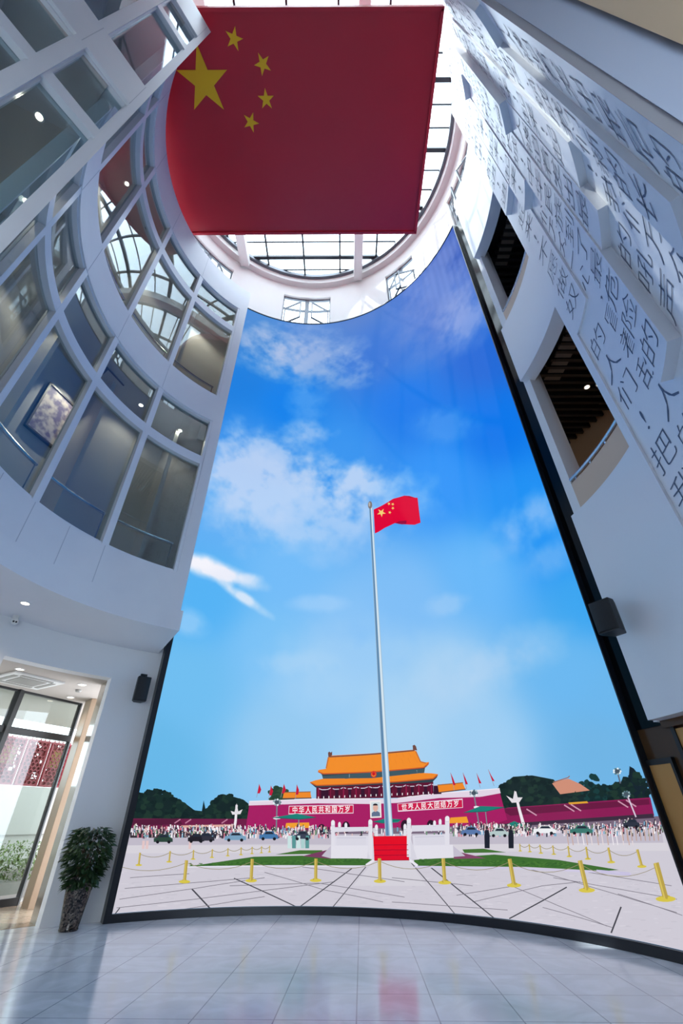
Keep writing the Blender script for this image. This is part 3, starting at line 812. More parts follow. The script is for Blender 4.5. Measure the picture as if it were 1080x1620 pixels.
# lawn
q = Pic(); GR = (62, 108, 46)
q.poly([A(270, 519), A(520, 482), A(700, 478), A(780, 484), A(968, 491), A(940, 514)], GR, 5)
q.poly([A(600, 474), A(690, 458), A(775, 458), A(770, 471)], (70, 114, 52), 5)
q.poly([B(82, 494), B(380, 474), B(620, 494), B(845, 531), B(790, 535), B(500, 520), B(84, 516)], GR, 5)
q.poly([B(262, 455), B(340, 452), B(425, 466), B(270, 468)], (70, 114, 52), 5)
q.poly([A(700, 480), A(800, 455), A(806, 490)], (120, 60, 96), 5.5); q.poly([B(230, 490), B(230, 460), B(350, 488)], (130, 70, 104), 5.5)
q.line([A(270, 520), A(560, 516), A(940, 517)], 2.0, (226, 224, 238), 6); q.line([B(84, 519), B(500, 526), B(890, 545)], 3.0, (206, 200, 226), 6)
q.poly([B(760, 530), B(885, 540), B(890, 553), B(770, 543)], (196, 190, 222), 6)
for k in range(260):
    x = random.uniform(300, 575); y = 1370 - (x - 300) / 275 * 8 + random.uniform(-4, 2)
    if y > 1358: q.disc(x, y, 2.5, .7, random.choice([(74, 120, 52), (52, 96, 42)]), 5.3, 6)
    x = random.uniform(660, 900); y = 1362 + (x - 660) / 240 * 8 + random.uniform(-5, 2); q.disc(x, y, 2.5, .7, random.choice([(74, 120, 52), (52, 96, 42)]), 5.3, 6)
q.build('lawn_picture')
# trees
q = Pic()
def clump(x0, x1, base, tops, cols, n_, layer=1.5):
    for k in range(n_):
        x = random.uniform(x0, x1); u = (x - x0) / (x1 - x0) * (len(tops) - 1); i = min(int(u), len(tops) - 2); top = tops[i] + (tops[i + 1] - tops[i]) * (u - i)
        y = random.uniform(top, base); r = random.uniform(3, 7)
        q.disc(x, max(y, top + r * .6), r, r * .85, random.choice(cols), layer + random.random() * .4, 9, .25)
DG = [(22, 44, 40), (16, 34, 34), (30, 54, 44), (20, 38, 38)]
q.poly([A(50, 345), A(65, 275), A(150, 240), A(260, 280), A(300, 310), A(350, 315), A(370, 270), A(420, 252), A(480, 270), A(500, 285), A(505, 345)], (20, 40, 38), 1.4)
clump(204, 292, 1295, [1268, 1256, 1250, 1248, 1252, 1262, 1272], DG, 150)
clump(290, 335, 1296, [1284, 1283, 1284, 1276], DG, 60); q.poly([(318, 1290), (322, 1266), (327, 1290)], (18, 36, 36), 1.6)
clump(332, 396, 1296, [1272, 1260, 1255, 1258, 1268, 1274], DG, 100)
q.build('tree_picture'); q = Pic()
clump(428, 460, 1266, [1250, 1243, 1246, 1258], [(38, 66, 50), (50, 78, 56)], 40)
q.build('tree_picture'); q = Pic()
q.poly([B(400, 300), B(410, 215), B(450, 185), B(520, 180), B(600, 195), B(640, 240), B(700, 235), B(730, 210), B(800, 220), B(880, 195), B(930, 230), B(950, 280)], (20, 42, 40), 1.4)
clump(792, 884, 1278, [1244, 1232, 1228, 1229, 1232, 1244], DG, 150)
clump(880, 925, 1280, [1258, 1254, 1248, 1246], DG, 60); clump(918, 965, 1276, [1240, 1222, 1226, 1240, 1244], [(24, 60, 60), (18, 42, 44)], 60)
clump(962, 1026, 1268, [1244, 1236, 1228, 1220, 1232], DG, 90); q.poly([(992, 1270), (996, 1212), (1003, 1216), (1024, 1245), (1030, 1272)], (20, 34, 44), 1.6)
q.build('tree_picture')
# low red walls beside the gate
q = Pic()
q.poly([A(50, 340), A(560, 342), A(600, 385), A(50, 386)], (110, 28, 70), 2.2); q.poly([A(55, 345), A(240, 340), A(255, 362), A(50, 366)], (84, 26, 56), 2.4)
q.poly([A(250, 366), A(445, 362), A(445, 370), A(250, 374)], (222, 170, 160), 2.6)
for xx in (225, 265, 400, 545): q.line([A(xx, 358), A(xx + 22, 343)], 1.8, (196, 130, 160), 2.7)
q.poly([A(60, 385), A(450, 386), A(450, 410), A(60, 412)], (52, 44, 52), 2.3)
q.build('red_wall_picture'); q = Pic()
q.poly([B(370, 318), B(430, 300), B(960, 262), B(975, 330), B(380, 362)], (138, 28, 84), 2.2); q.poly([B(400, 305), B(955, 268), B(958, 288), B(440, 330)], (104, 24, 64), 2.4)
for xx, yy in ((500, 305), (640, 290), (665, 288), (840, 275), (870, 272)): q.line([B(xx, yy), B(xx + 38, yy + 24)], 2.0, (206, 150, 176), 2.7)
q.poly([B(655, 281), B(725, 276), B(730, 283), B(660, 288)], (222, 160, 50), 2.6)
q.poly([B(385, 362), B(970, 322), B(975, 338), B(400, 372)], (60, 44, 62), 2.5)
q.build('red_wall_picture'); q = Pic()
q.poly([B(595, 210), B(620, 200), B(655, 192), B(700, 212), B(735, 236), B(625, 250)], (206, 142, 118), 2.0); q.line([B(600, 205), B(655, 188), B(660, 182)], 1.6, (150, 110, 100), 2.1)
q.build('distant_roof_picture')
# the gate
q = Pic()
WALL = (166, 30, 98)
q.poly([A(503, 290), A(750, 270), G(490, 372), G(640, 362), B(0, 278), B(400, 240), B(428, 345), B(370, 365), A(560, 388), A(488, 388)], WALL, 3)
q.poly([A(503, 278), A(756, 268), G(490, 352), G(640, 348), G(850, 322), G(1000, 308), B(400, 230), B(404, 246), G(1080, 340), G(860, 346), G(640, 372), G(490, 378), A(756, 284), A(500, 292)], (226, 212, 228), 3.2)
q.line([A(503, 277), A(756, 267), G(490, 350)], 1.4, (242, 236, 244), 3.4); q.line([G(640, 346), G(850, 320), B(400, 229)], 1.4, (242, 236, 244), 3.4)
# tower
q.poly([G(203, 285), G(828, 258), G(830, 322), G(640, 345), G(490, 347), G(203, 350)], (92, 18, 46), 3.5)
for k in range(10):
    x = 215 + k * 67; y0 = 292 - k * 2.6
    q.poly([G(x + 12, y0 + 12), G(x + 54, y0 + 10), G(x + 54, 346 - k * 2.4), G(x + 12, 348 - k * 2.4)], (54, 20, 44), 3.6)
    q.line([G(x, y0), G(x, 350 - k * 2.5)], 2.2, (140, 26, 66), 3.7)
    q.line([G(x + 2, y0 + 4), G(x + 20, y0 + 10), G(x + 48, y0 + 9), G(x + 66, y0)], 1.4, (206, 196, 214), 3.7)
for k in range(22): q.line([G(215 + k * 28, 350 - k * 1.2), G(215 + k * 28, 338 - k * 1.2)], 1.3, (240, 236, 242), 3.9)
q.poly([G(168, 263), G(200, 272), G(820, 240), G(853, 222), G(848, 236), G(822, 262), G(200, 290)], (48, 66, 74), 3.8)
q.poly([G(168, 262), G(196, 252), G(240, 243), G(500, 240), G(770, 212), G(820, 214), G(855, 219), G(830, 240), G(640, 258), G(380, 272), G(205, 278), G(178, 270)], (240, 138, 40), 4)
q.line([G(172, 264), G(205, 279), G(380, 273), G(640, 259), G(828, 242), G(852, 222)], 1.8, (196, 92, 40), 4.2)
q.poly([G(230, 212), G(785, 180), G(780, 212), G(500, 240), G(240, 246)], (64, 88, 98), 3.9)
for k in range(12): q.line([G(245 + k * 45, 244 - k * 2.6), G(245 + k * 45, 226 - k * 2.6)], 1.2, (128, 150, 160), 4)
q.poly([G(210, 200), G(235, 214), G(500, 205), G(780, 176), G(806, 156), G(802, 170), G(778, 190), G(240, 228)], (48, 66, 74), 4)
q.poly([G(268, 128), G(275, 120), G(500, 108), G(725, 88), G(735, 96), G(758, 148), G(785, 156), G(806, 154), G(800, 172), G(775, 182), G(500, 206), G(240, 216), G(212, 204), G(215, 196), G(255, 190)], (242, 142, 42), 4.2)
q.line([G(213, 206), G(240, 217), G(500, 207), G(778, 183), G(804, 160)], 1.8, (200, 90, 44), 4.4)
q.line([G(272, 126), G(500, 112), G(728, 92)], 2.2, (128, 80, 62), 4.5)
q.line([G(268, 128), G(256, 188)], 1.8, (196, 110, 50), 4.5); q.line([G(735, 96), G(760, 152), G(790, 160)], 1.8, (196, 110, 50), 4.5)
for k in range(28):
    u = k / 27; q.line([G(275 + u * 452, 124 - u * 30), G(258 + u * 505, 190 - u * 34)], .35, (226, 124, 40), 4.3)
q.poly([G(268, 128), G(266, 104), G(274, 98), G(280, 104), G(288, 98), G(288, 118)], (112, 74, 66), 4.6); q.poly([G(720, 90), G(718, 66), G(728, 62), G(736, 70), G(742, 92)], (112, 74, 66), 4.6)
q.disc(*G(510, 219), 4.6, 5.2, (214, 30, 40), 5, 16); q.disc(*G(510, 219), 3.4, 3.8, (226, 150, 50), 5.1, 16); q.disc(*G(510, 217), 2.8, 3.0, (206, 20, 36), 5.2, 14)
# side roofs
for pts in ([G(30, 316), G(172, 313), G(177, 345), G(24, 348)], [G(852, 276), G(985, 264), G(1000, 298), G(858, 316)]):
    q.poly(pts, (238, 138, 40), 4)
q.line([G(28, 316), G(174, 313)], 1.4, (150, 100, 60), 4.2); q.line([G(850, 277), G(988, 264)], 1.4, (150, 100, 60), 4.2); q.line([G(24, 349), G(178, 346)], 1.6, (90, 70, 70), 4.2); q.line([G(858, 317), G(1002, 299)], 1.6, (90, 70, 70), 4.2)
for x, y in ((232, 508), (362, 494), (676, 486), (815, 486)):
    q.disc(*G(x, y + 8), 6.4, 9.5, (44, 20, 40), 3.6, 12)
for pts in ([A(640, 357), A(725, 355), A(728, 375), A(636, 376)], [B(217, 337), B(278, 333), B(285, 356), B(212, 358)]): q.poly(pts, (240, 160, 48), 4.4)
# slogan boards
for pts in ([G(57, 388), G(402, 381), G(402, 428), G(55, 433)], [G(637, 377), G(985, 349), G(987, 398), G(640, 419)]):
    q.poly(pts, (238, 222, 236), 5)
    cx_ = sum(p[0] for p in pts) / 4; cy_ = sum(p[1] for p in pts) / 4
    q.poly([(cx_ + (p[0] - cx_) * .985, cy_ + (p[1] - cy_) * .82) for p in pts], (204, 30, 76), 5.2)
# framed portrait of a person, bust in a grey jacket
q.poly([G(489, 362), G(549, 358), G(552, 450), G(492, 453)], (238, 232, 230), 5); q.poly([G(497, 370), G(543, 367), G(545, 443), G(499, 445)], (206, 218, 222), 5.2)
q.poly([G(499, 445), G(500, 426), G(512, 417), G(530, 416), G(543, 424), G(545, 443)], (96, 112, 140), 5.4)
q.disc(*G(520, 398), 4.1, 6.0, (222, 176, 160), 5.6, 14); q.disc(*G(519, 386), 4.0, 3.2, (46, 40, 46), 5.7, 12, 0, 180, 360); q.poly([G(514, 414), G(526, 414), G(521, 424)], (222, 190, 180), 5.5)
q.build('gate_picture')
q = Pic()
q.text('中华人民共和国万岁', [G(72, 390), G(388, 384), G(388, 424), G(72, 430)], (252, 246, 250), 6)
q.build('slogan_lettering_picture'); q = Pic()
q.text('世界人民大团结万岁', [G(655, 378), G(968, 353), G(970, 393), G(657, 414)], (252, 246, 250), 6)
q.build('slogan_lettering_picture')
q = Pic()
for f0, f1 in ((A(530, 262), A(540, 212)), (A(574, 270), A(584, 218)), (A(620, 262), A(632, 212)), (A(674, 268), A(680, 214)), (B(232, 236), B(218, 170)), (B(278, 232), B(264, 170)), (B(328, 226), B(315, 172)), (B(380, 220), B(358, 158))):
    q = Pic(); q.line([f0, f1], .7, (150, 150, 160), 4.5)
    s_ = 1 if f0[0] > 640 else -1
    dx, dy = f1[0] - f0[0], f1[1] - f0[1]
    mid = (f0[0] + dx * .3, f0[1] + dy * .3)
    q.poly([f1, (f1[0] + 3.6 + dx * -.5 * .2, f1[1] + 9), (mid[0] + 3.8, mid[1]), mid], (196, 24, 58), 4.6)
    q.build('gate_flag_picture')
# white marble columns, lamps, umbrellas
q = Pic()
W = (238, 232, 238)
q.line([A(444, 392), A(452, 350), A(456, 290)], (4.5, 3.4), W, 5); q.poly([A(434, 312), A(448, 316), A(456, 284), A(462, 314), A(478, 306), A(470, 324), A(440, 326)], (226, 222, 228), 5.1)
q.build('marble_column_picture'); q = Pic()
q.line([B(490, 365), B(472, 300), B(458, 240)], (5, 3.4), W, 5); q.poly([B(425, 255), B(450, 268), B(456, 236), B(468, 262), B(486, 262), B(474, 280), B(446, 282)], (226, 222, 228), 5.1)
q.build('marble_column_picture')
for (cx_, cy_), pole, base, col_ in ((A(606, 280), (A(603, 390), A(606, 285)), A(606, 338), (120, 124, 140)), (B(304, 246), (B(325, 370), B(305, 250)), B(318, 300), (120, 124, 140)),
                               (B(838, 165), (B(850, 210), B(838, 165)), None, (96, 104, 120)), (B(872, 250), (B(908, 335), B(876, 256)), None, (214, 200, 220))):
    q = Pic(); q.line(list(pole), 2.2, col_, 5)
    q.disc(cx_, cy_, 4, 4.5, (70, 84, 96), 5.2, 8, .2)
    for k in range(9):
        a = k * 40; q.disc(cx_ + 5.5 * cos(radians(a)), cy_ + 4.4 * sin(radians(a)), 1.6, 1.6, random.choice([(226, 236, 240), (150, 176, 184), (90, 120, 130)]), 5.4, 8)
    if base: q.disc(*base, 6, 2.6, (238, 232, 240), 5.4, 10, .2)
    q.build('street_lamp_picture')
TE = (30, 128, 118)
for pts, pole in (([A(588, 337), A(680, 322), A(752, 336), A(690, 343)], (A(686, 440), A(687, 340))), ([G(505, 472), G(575, 455), G(660, 460), G(640, 476), G(560, 480)], None),
                  ([B(268, 318), B(330, 294), B(420, 298), B(350, 314)], (B(362, 440), B(348, 312))), ([B(420, 365), B(455, 350), B(492, 366), B(455, 376)], None)):
    q = Pic(); q.poly(pts, TE, 6); q.line([pts[0], pts[-1], pts[2]], 1.0, (20, 92, 88), 6.1)
    if pole: q.line(list(pole), 1.5, (120, 140, 150), 5.9)
    q.build('umbrella_picture')
# crowd and cars
q = Pic()
CC = [(236, 232, 240), (226, 214, 226), (60, 56, 70), (40, 44, 60), (214, 120, 140), (120, 170, 200), (220, 190, 190), (90, 60, 70), (250, 246, 250), (110, 150, 120)]
for k in range(1500):
    x = random.uniform(205, 1050)
    base = 1324 if x < 640 else 1322 - (x - 640) * .004
    if 520 < x < 720 and random.random() < .75: continue
    y = base + random.uniform(-13, 3) - (8 if x > 980 and random.random() < .4 else 0); h = random.uniform(4, 8)
    q.poly([(x - 1.1, y), (x + 1.1, y), (x + .9, y - h), (x - .9, y - h)], random.choice(CC), 6.2 + random.random() * .5, 60)
    if random.random() < .6: q.disc(x, y - h - .6, .9, .9, random.choice([(60, 44, 44), (226, 196, 190), (240, 236, 240)]), 6.8, 6)
q.build('crowd_picture')
for (x, y, w_, c1) in ((258, 1332, 30, (44, 70, 58)), (325, 1330, 28, (50, 50, 62)), (372, 1329, 34, (120, 160, 190)), (425, 1327, 30, (70, 120, 170)), (478, 1327, 26, (60, 66, 84)), (745, 1320, 30, (90, 120, 170)), (862, 1318, 36, (236, 238, 242)),
                       (920, 1318, 36, (60, 120, 110)), (790, 1322, 30, (180, 200, 200)), (1000, 1308, 26, (46, 52, 66)), (310, 1331, 26, (34, 32, 40))):
    q = Pic(); q.poly([(x - w_ / 2, y), (x - w_ / 2, y - 6), (x - w_ * .3, y - 7), (x - w_ * .18, y - 12), (x + w_ * .22, y - 12), (x + w_ * .36, y - 7), (x + w_ / 2, y - 5.5), (x + w_ / 2, y)], c1, 7)
    q.poly([(x - w_ * .22, y - 7.4), (x - w_ * .14, y - 11), (x + w_ * .18, y - 11), (x + w_ * .28, y - 7.4)], (36, 44, 58), 7.2)
    for s_ in (-.3, .3): q.disc(x + s_ * w_, y, 2.6, 2.6, (26, 26, 32), 7.3, 10)
    q.build('car_picture')
q = Pic()
for (x0, y0, x1, y1) in ((985, 1318, 1050, 1322),):
    for k in range(9): q = Pic(); q.line([(x0 + k * 7, y0 - 6), (x0 + k * 7 + 2, y1 + 8)], 1.6, (190, 160, 150), 7); q.build('barrier_post_picture')
for k in range(14):
    x = 895 + k * 8 + random.uniform(-2, 2); q = Pic(); q.line([(x, 1312), (x + 4, 1337)], 1.6, random.choice([(226, 214, 216), (200, 170, 160), (236, 230, 236)]), 6.9); q.build('barrier_post_picture')
for x in (771, 809):
    q = Pic(); q.poly([(x - 4, 1342), (x - 4.5, 1322), (x - 3.5, 1313), (x + 2.5, 1313), (x + 4, 1322), (x + 4, 1342)], (30, 34, 46), 7.4); q.disc(x - .5, 1309.5, 2.2, 3, (60, 50, 52), 7.5, 10); q.build('guard_picture')
for x in (226, 232, 300): q = Pic(); q.line([(x, 1343), (x + 1, 1330)], 4, (226, 196, 196), 6.9); q.build('visitor_picture')
q = Pic()
for k in range(5): q.poly([(455 + k * 7, 1342), (461 + k * 7, 1342), (461 + k * 7, 1322), (455 + k * 7, 1322)], random.choice([(170, 206, 206), (90, 150, 150), (200, 226, 226)]), 7.1)
q.build('kiosk_picture')
# white balustrade base and red steps
q = Pic()
WB = (226, 224, 234); WS = (198, 196, 212)
for sgn, blk in ((0, [G(283, 598), G(482, 600), G(478, 668), G(282, 668)]), (1, [G(724, 600), G(934, 595), G(938, 665), G(728, 672)])):
    q.poly(blk, WB, 8)
for rail in ([G(300, 502), G(485, 500), G(485, 522), G(300, 528)], [G(300, 548), G(482, 548), G(482, 600), G(300, 600)], [G(712, 492), G(900, 488), G(905, 520), G(712, 525)], [G(718, 545), G(896, 540), G(900, 598), G(722, 600)]):
    q.poly(rail, (220, 218, 230), 8.2)
for rail in ([G(312, 556), G(470, 556), G(470, 592), G(312, 594)], [G(730, 552), G(886, 548), G(890, 590), G(734, 594)]): q.poly(rail, WS, 8.4); q.poly([(p[0], p[1] + 1.2) for p in rail], (216, 214, 226), 8.5)
for x, y0, y1, w_ in ((293, 468, 602, 6), (493, 464, 668, 6.4), (699, 456, 660, 6.6), (904, 446, 600, 7), (328, 478, 505, 4.4), (362, 482, 502, 4.4), (866, 462, 490, 4.6), (836, 470, 490, 4.4), (525, 492, 550, 4.8), (678, 488, 548, 4.8)):
    q.line([G(x, y1), G(x, y0 + 14)], w_, (224, 222, 232), 8.6); q.disc(*G(x, y0 + 10), w_ * .52, 4.4, (236, 234, 242), 8.7, 12); q.line([G(x - 8, y0 + 26), G(x + 8, y0 + 26)], .8, WS, 8.8)
q.poly([G(474, 668), G(490, 560), G(508, 560), G(512, 676)], (214, 212, 224), 8.5); q.poly([G(742, 668), G(708, 560), G(694, 560), G(700, 676)], (214, 212, 224), 8.5)
q.poly([G(282, 668), G(232, 655), G(282, 600)], (196, 190, 206), 8); q.poly([G(938, 660), G(1000, 655), G(935, 600)], (196, 190, 206), 8)
q.line([G(470, 705), G(512, 676)], 4, (232, 230, 240), 8); q.line([G(745, 708), G(702, 676)], 4, (232, 230, 240), 8)
for k, (y0, y1) in enumerate(((550, 597), (597, 624), (624, 652), (652, 679))):
    q.poly([G(508 + k * 1.5, y0), G(695 + k * 1.5, y0 - 2), G(696 + k * 2, y1 - 2), G(510 + k * 1.5, y1)], (226 - k * 3, 8, 34 + k * 2), 8.3)
    q.line([G(510 + k * 1.5, y1), G(696 + k * 2, y1 - 2)], 1.0, (160, 6, 40), 8.6)
q.build('balustrade_and_steps_picture')
# flagpole and waving flag
q = Pic()
top, bot = (586.5, 803), (616, 1322)
for o_, w_, c_, ly in ((0, (5, 12.5), (160, 190, 214), 9), (-.22, (2.0, 4.5), (96, 136, 172), 9.2), (.2, (1.6, 4.2), (214, 230, 240), 9.2)):
    k = 14; pts = []
    for i in range(k + 1):
        u = i / k; x = top[0] + (bot[0] - top[0]) * u; y = top[1] + (bot[1] - top[1]) * u; ww = 5 + 7.5 * u; pts.append((x + o_ * ww, y))
    q.line(pts, w_, c_, ly)
q.disc(585.5, 799.5, 3.4, 6, (128, 120, 118), 9.4, 14); q.disc(584.5, 798.5, 1.5, 3.5, (180, 174, 170), 9.5, 10); q.line([(592, 843), (594, 900)], .5, (150, 190, 225), 9)
q.build('flagpole_picture')
q = Pic(); Fl = lambda x, y: (560 + .1296 * x, 760 + .1296 * y)
q.poly([Fl(240, 360), Fl(330, 318), Fl(400, 278), Fl(480, 228), Fl(550, 210), Fl(615, 190), Fl(680, 194), Fl(740, 214), Fl(778, 216), Fl(795, 370), Fl(815, 520), Fl(742, 546), Fl(640, 542), Fl(560, 538), Fl(500, 526), Fl(380, 582), Fl(300, 632), Fl(256, 652)], (222, 0, 52), 9)
q.poly([Fl(500, 526), Fl(560, 500), Fl(650, 492), Fl(640, 535), Fl(590, 542)], (150, 8, 62), 9.2); q.poly([Fl(610, 194), Fl(680, 194), Fl(745, 214), Fl(690, 216)], (186, 0, 52), 9.2)
for x, y, r, a in ((335, 398, 7.4, -60), (428, 290, 2.8, -40), (474, 295, 2.8, -60), (476, 343, 2.8, -50), (438, 396, 2.8, -70)):
    c_ = Fl(x, y); q.poly([(c_[0] + u * 1.0, c_[1] + v * .95) for u, v in star_pts(r, radians(a))], (246, 210, 120), 9.5, 60)
q.build('waving_flag_picture')
# gold rope posts
q = Pic(); GO = (196, 168, 60)
front = [(A(262, 573), A(270, 495)), (A(510, 569), A(514, 490)), (A(750, 568), A(751, 489)), (A(989, 571), A(987, 488)), (B(197, 576), B(191, 488)), (B(455, 586), B(438, 490)), (B(726, 604), B(700, 496)), (B(1020, 636), B(984, 505)), (A(-12, 580), A(-5, 500))]
back = [(A(92, 512), A(97, 467)), (A(205, 500), A(209, 461)), (A(294, 490), A(296, 457)), (A(364, 484), A(366, 454)), (A(423, 478), A(424, 450)), (A(472, 474), A(473, 447)), (A(513, 470), A(514, 445)), (A(548, 467), A(549, 443)), (A(578, 464), A(579, 441)),
        (B(931, 517), B(914, 455)), (B(817, 501), B(806, 448)), (B(730, 489), B(723, 445)), (B(661, 480), B(656, 442)), (B(603, 472), B(599, 440)), (B(555, 468), B(551, 437)), (B(514, 463), B(511, 435)), (B(478, 460), B(476, 434))]
for row, wd in ((front, 5.6), (back, 3.2)):
    for bt, tp in row:
        h = hypot(bt[0] - tp[0], bt[1] - tp[1]); w_ = max(1.5, h * .15)
        q = Pic(); q.line([bt, tp], w_, (184, 160, 74), 9.3); q.line([(bt[0] - w_ * .2, bt[1]), (tp[0] - w_ * .2, tp[1])], w_ * .3, (214, 192, 96), 9.5)
        q.disc(bt[0], bt[1] + h * .02, w_ * 1.85, w_ * .55, (214, 196, 74), 9.2, 14); q.disc(bt[0], bt[1] - h * .03, w_ * .95, w_ * .4, (190, 170, 60), 9.25, 12)
        q.build('rope_post_picture')
    order = sorted(row, key=lambda r_: r_[0][0])
    for (b0, t0_), (b1, t1_) in zip(order[:-1], order[1:]):
        if row is back and b1[0] - b0[0] > 100: continue
        pts = []
        for k in range(9):
            u = k / 8; yy0 = t0_[1] + (b0[1] - t0_[1]) * .12; yy1 = t1_[1] + (b1[1] - t1_[1]) * .12
            sag = (b0[1] - t0_[1] + b1[1] - t1_[1]) / 2 * .34
            pts.append((t0_[0] + (t1_[0] - t0_[0]) * u, yy0 + (yy1 - yy0) * u + sag * 4 * u * (1 - u)))
        q = Pic(); q.line(pts, .9, (150, 140, 110), 9.1); q.build('chain_picture')

# ------------------------------------------------------------------ vestibule behind the left doorway
VC = 3.42
b = MB(); pts = [P(5.44, 127, FL + .004), P(5.44, 131, FL + .004)] + [P(5.44, 131 + k * 2, FL + .004) for k in range(1, 11)] + [Vector((-8.4, 7.2, FL + .004)), Vector((-8.0, 8.2, FL + .004)), Vector((-5.6, 12.4, FL + .004)), Vector((-4.6, 12.0, FL + .004))]
low = [Vector((p.x, p.y, FL - .1)) for p in pts]; n = len(pts)
b.add(pts + low, [tuple(range(n)), tuple(range(2 * n - 1, n - 1, -1))] + [(i, (i + 1) % n, n + (i + 1) % n, n + i) for i in range(n)])
struct('floor_vestibule', b, M['floor2'], 'cream stone floor of the side entrance at the left', 'floor')
b = MB(); top_ = [Vector((p.x, p.y, VC)) for p in pts]; up_ = [Vector((p.x, p.y, VC + .15)) for p in pts]
b.add(top_ + up_, [tuple(range(n)), tuple(range(2 * n - 1, n - 1, -1))] + [(i, (i + 1) % n, n + (i + 1) % n, n + i) for i in range(n)])
struct('ceiling_vestibule', b, M['ceil'], 'low white ceiling of the side entrance at the left', 'ceiling')
b = MB(); b.arc(5.21, 5.85, 128.8, 130.55, FL, VC, 2)
struct('wall_stone', b, M['stone'], 'polished cream stone side wall of the left doorway', 'wall')
b = MB(); b.arc(5.46, 7.5, 152.4, 153.4, FL, VC, 2)
struct('wall_vestibule', b, M['plaster'], 'white side wall of the left entrance', 'wall')
GA = Vector((-6.08, 10.82, 0)); GD = Vector((-.44, -.898, 0)).normalized(); GN = Vector((GD.y, -GD.x, 0))
# stone column at the end of the glass front
colb = MB(); cc = Vector((-5.60, 10.60, 0))
colb.box(cc + Vector((0, 0, (VC + FL) / 2)), (.36, .5, VC - FL), radians(42)); 
struct('column', colb, M['column'], 'beige stone column beside the left glass entrance front', 'column', bevel=.01)
t = thing('entrance_glazing', 'black framed glass entrance front at the far left', 'window', GA, kind='structure')
f = MB(); up = Vector((0, 0, 1))
def gp(s_, z): return GA + GD * s_ + up * z
f.beam(gp(0, FL), gp(0, VC), .05, .08); f.beam(gp(0, 2.68), gp(4.4, 2.68), .09, .12); f.beam(gp(0, FL + .06), gp(4.4, FL + .06), .08, .12); f.beam(gp(0, VC - .02), gp(4.4, VC - .02), .06, .04)
f.build('frame', M['black'], t)
for s_ in (1.42, 2.9, 4.35):
    f = MB(); f.beam(gp(s_, FL), gp(s_, VC), .14, .12); f.build('mullion', M['black'], t)
for s0, s1 in ((0.03, 1.36), (1.48, 2.84), (2.96, 4.3)):
    g = MB(); g.beam(gp(s0, 1.36), gp(s1, 1.36), .012, 2.56); g.build('pane', M['facadeglass'], t)
    g = MB(); g.beam(gp(s0, 3.06), gp(s1, 3.06), .012, .66); g.build('transom_pane', M['facadeglass'], t)
# outside seen through the glass
OUT = Vector((-.898, .44, 0)).normalized()
if OUT.dot(Vector((-1, .6, 0))) < 0: OUT = -OUT
b = MB(); c_ = GA + GD * 1.5 + OUT * 6.1; b.box((c_.x, c_.y, FL - .08), (26, 12, .12), atan2(GD.y, GD.x))
struct('ground', b, M['outpave'], 'grey paving outside the left entrance', 'ground')
def outp(s_, d_, z): return GA + GD * s_ + OUT * d_ + up * z
ang = atan2(GD.y, GD.x)
b = MB(); b.box(outp(0, 1.75, 3.62), (10, 3.3, .3), ang)
struct('canopy', b, M['ceil'], 'pale canopy soffit outside above the left entrance', 'canopy')
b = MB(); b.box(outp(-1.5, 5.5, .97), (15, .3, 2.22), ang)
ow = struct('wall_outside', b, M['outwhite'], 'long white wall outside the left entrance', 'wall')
b = MB(); b.box(outp(-1.5, 5.33, .88), (15, .04, .02), ang); b.build('joint', M['kerb'], ow)
proto = None
for k in range(5):
    s0 = -4.75 + k * .78
    t = thing('lattice_panel', ['red pierced lattice panel outside hidden right of the column', 'red pierced lattice panel outside nearest the column', 'red pierced lattice panel outside, second from the column', 'red pierced lattice panel outside, third from the column', 'red pierced lattice panel outside, leftmost one'][k], 'screen panel', outp(s0 + .37, 5.5, 2.08), group='red lattice panels on the outside wall')
    f = MB(); zz0, zz1 = 2.12, 3.32; D = 5.5
    for s_ in (s0 + .04, s0 + .70): f.beam(outp(s_, D, zz0), outp(s_, D, zz1), .07, .07)
    for z in (zz0, zz1): f.beam(outp(s0, D, z), outp(s0 + .74, D, z), .05, .06, (1, 0, 0))
    f.build('frame', M['lattice'], t)
    l = MB()
    hs = .11
    for r_ in range(13):
        for c2 in range(9):
            cx_ = s0 + .07 + c2 * .145 + (r_ % 2) * .072; cz = zz0 + .04 + r_ * .096
            if cx_ > s0 + .70 or random.random() < .10: continue
            for a in range(3):
                a0 = radians(90 + a * 120); e0 = outp(cx_, D, cz); e1 = outp(cx_ + .082 * cos(a0), D, cz + .082 * sin(a0))
                l.beam(e0, e1, .03, .036, tuple(OUT))
    for r_ in range(14):
        for c2 in range(11):
            if c2 > 5 or random.random() < .09 or (k % 2 and 5 < r_ < 12 and 0 < c2 < 5): continue
            l.box(outp(s0 + .06 + c2 * .115, D + .06, zz0 + .05 + r_ * .085), (.125, .02, .09), ang)
    l.build('lattice', M['lattice'], t)
    if k % 2 == 1:
        bb_ = MB(); bb_.box(outp(s0 + .36, D + .13, 2.88), (.5, .02, .6), ang); bb_.build('backing_board', M['lattback'], t)
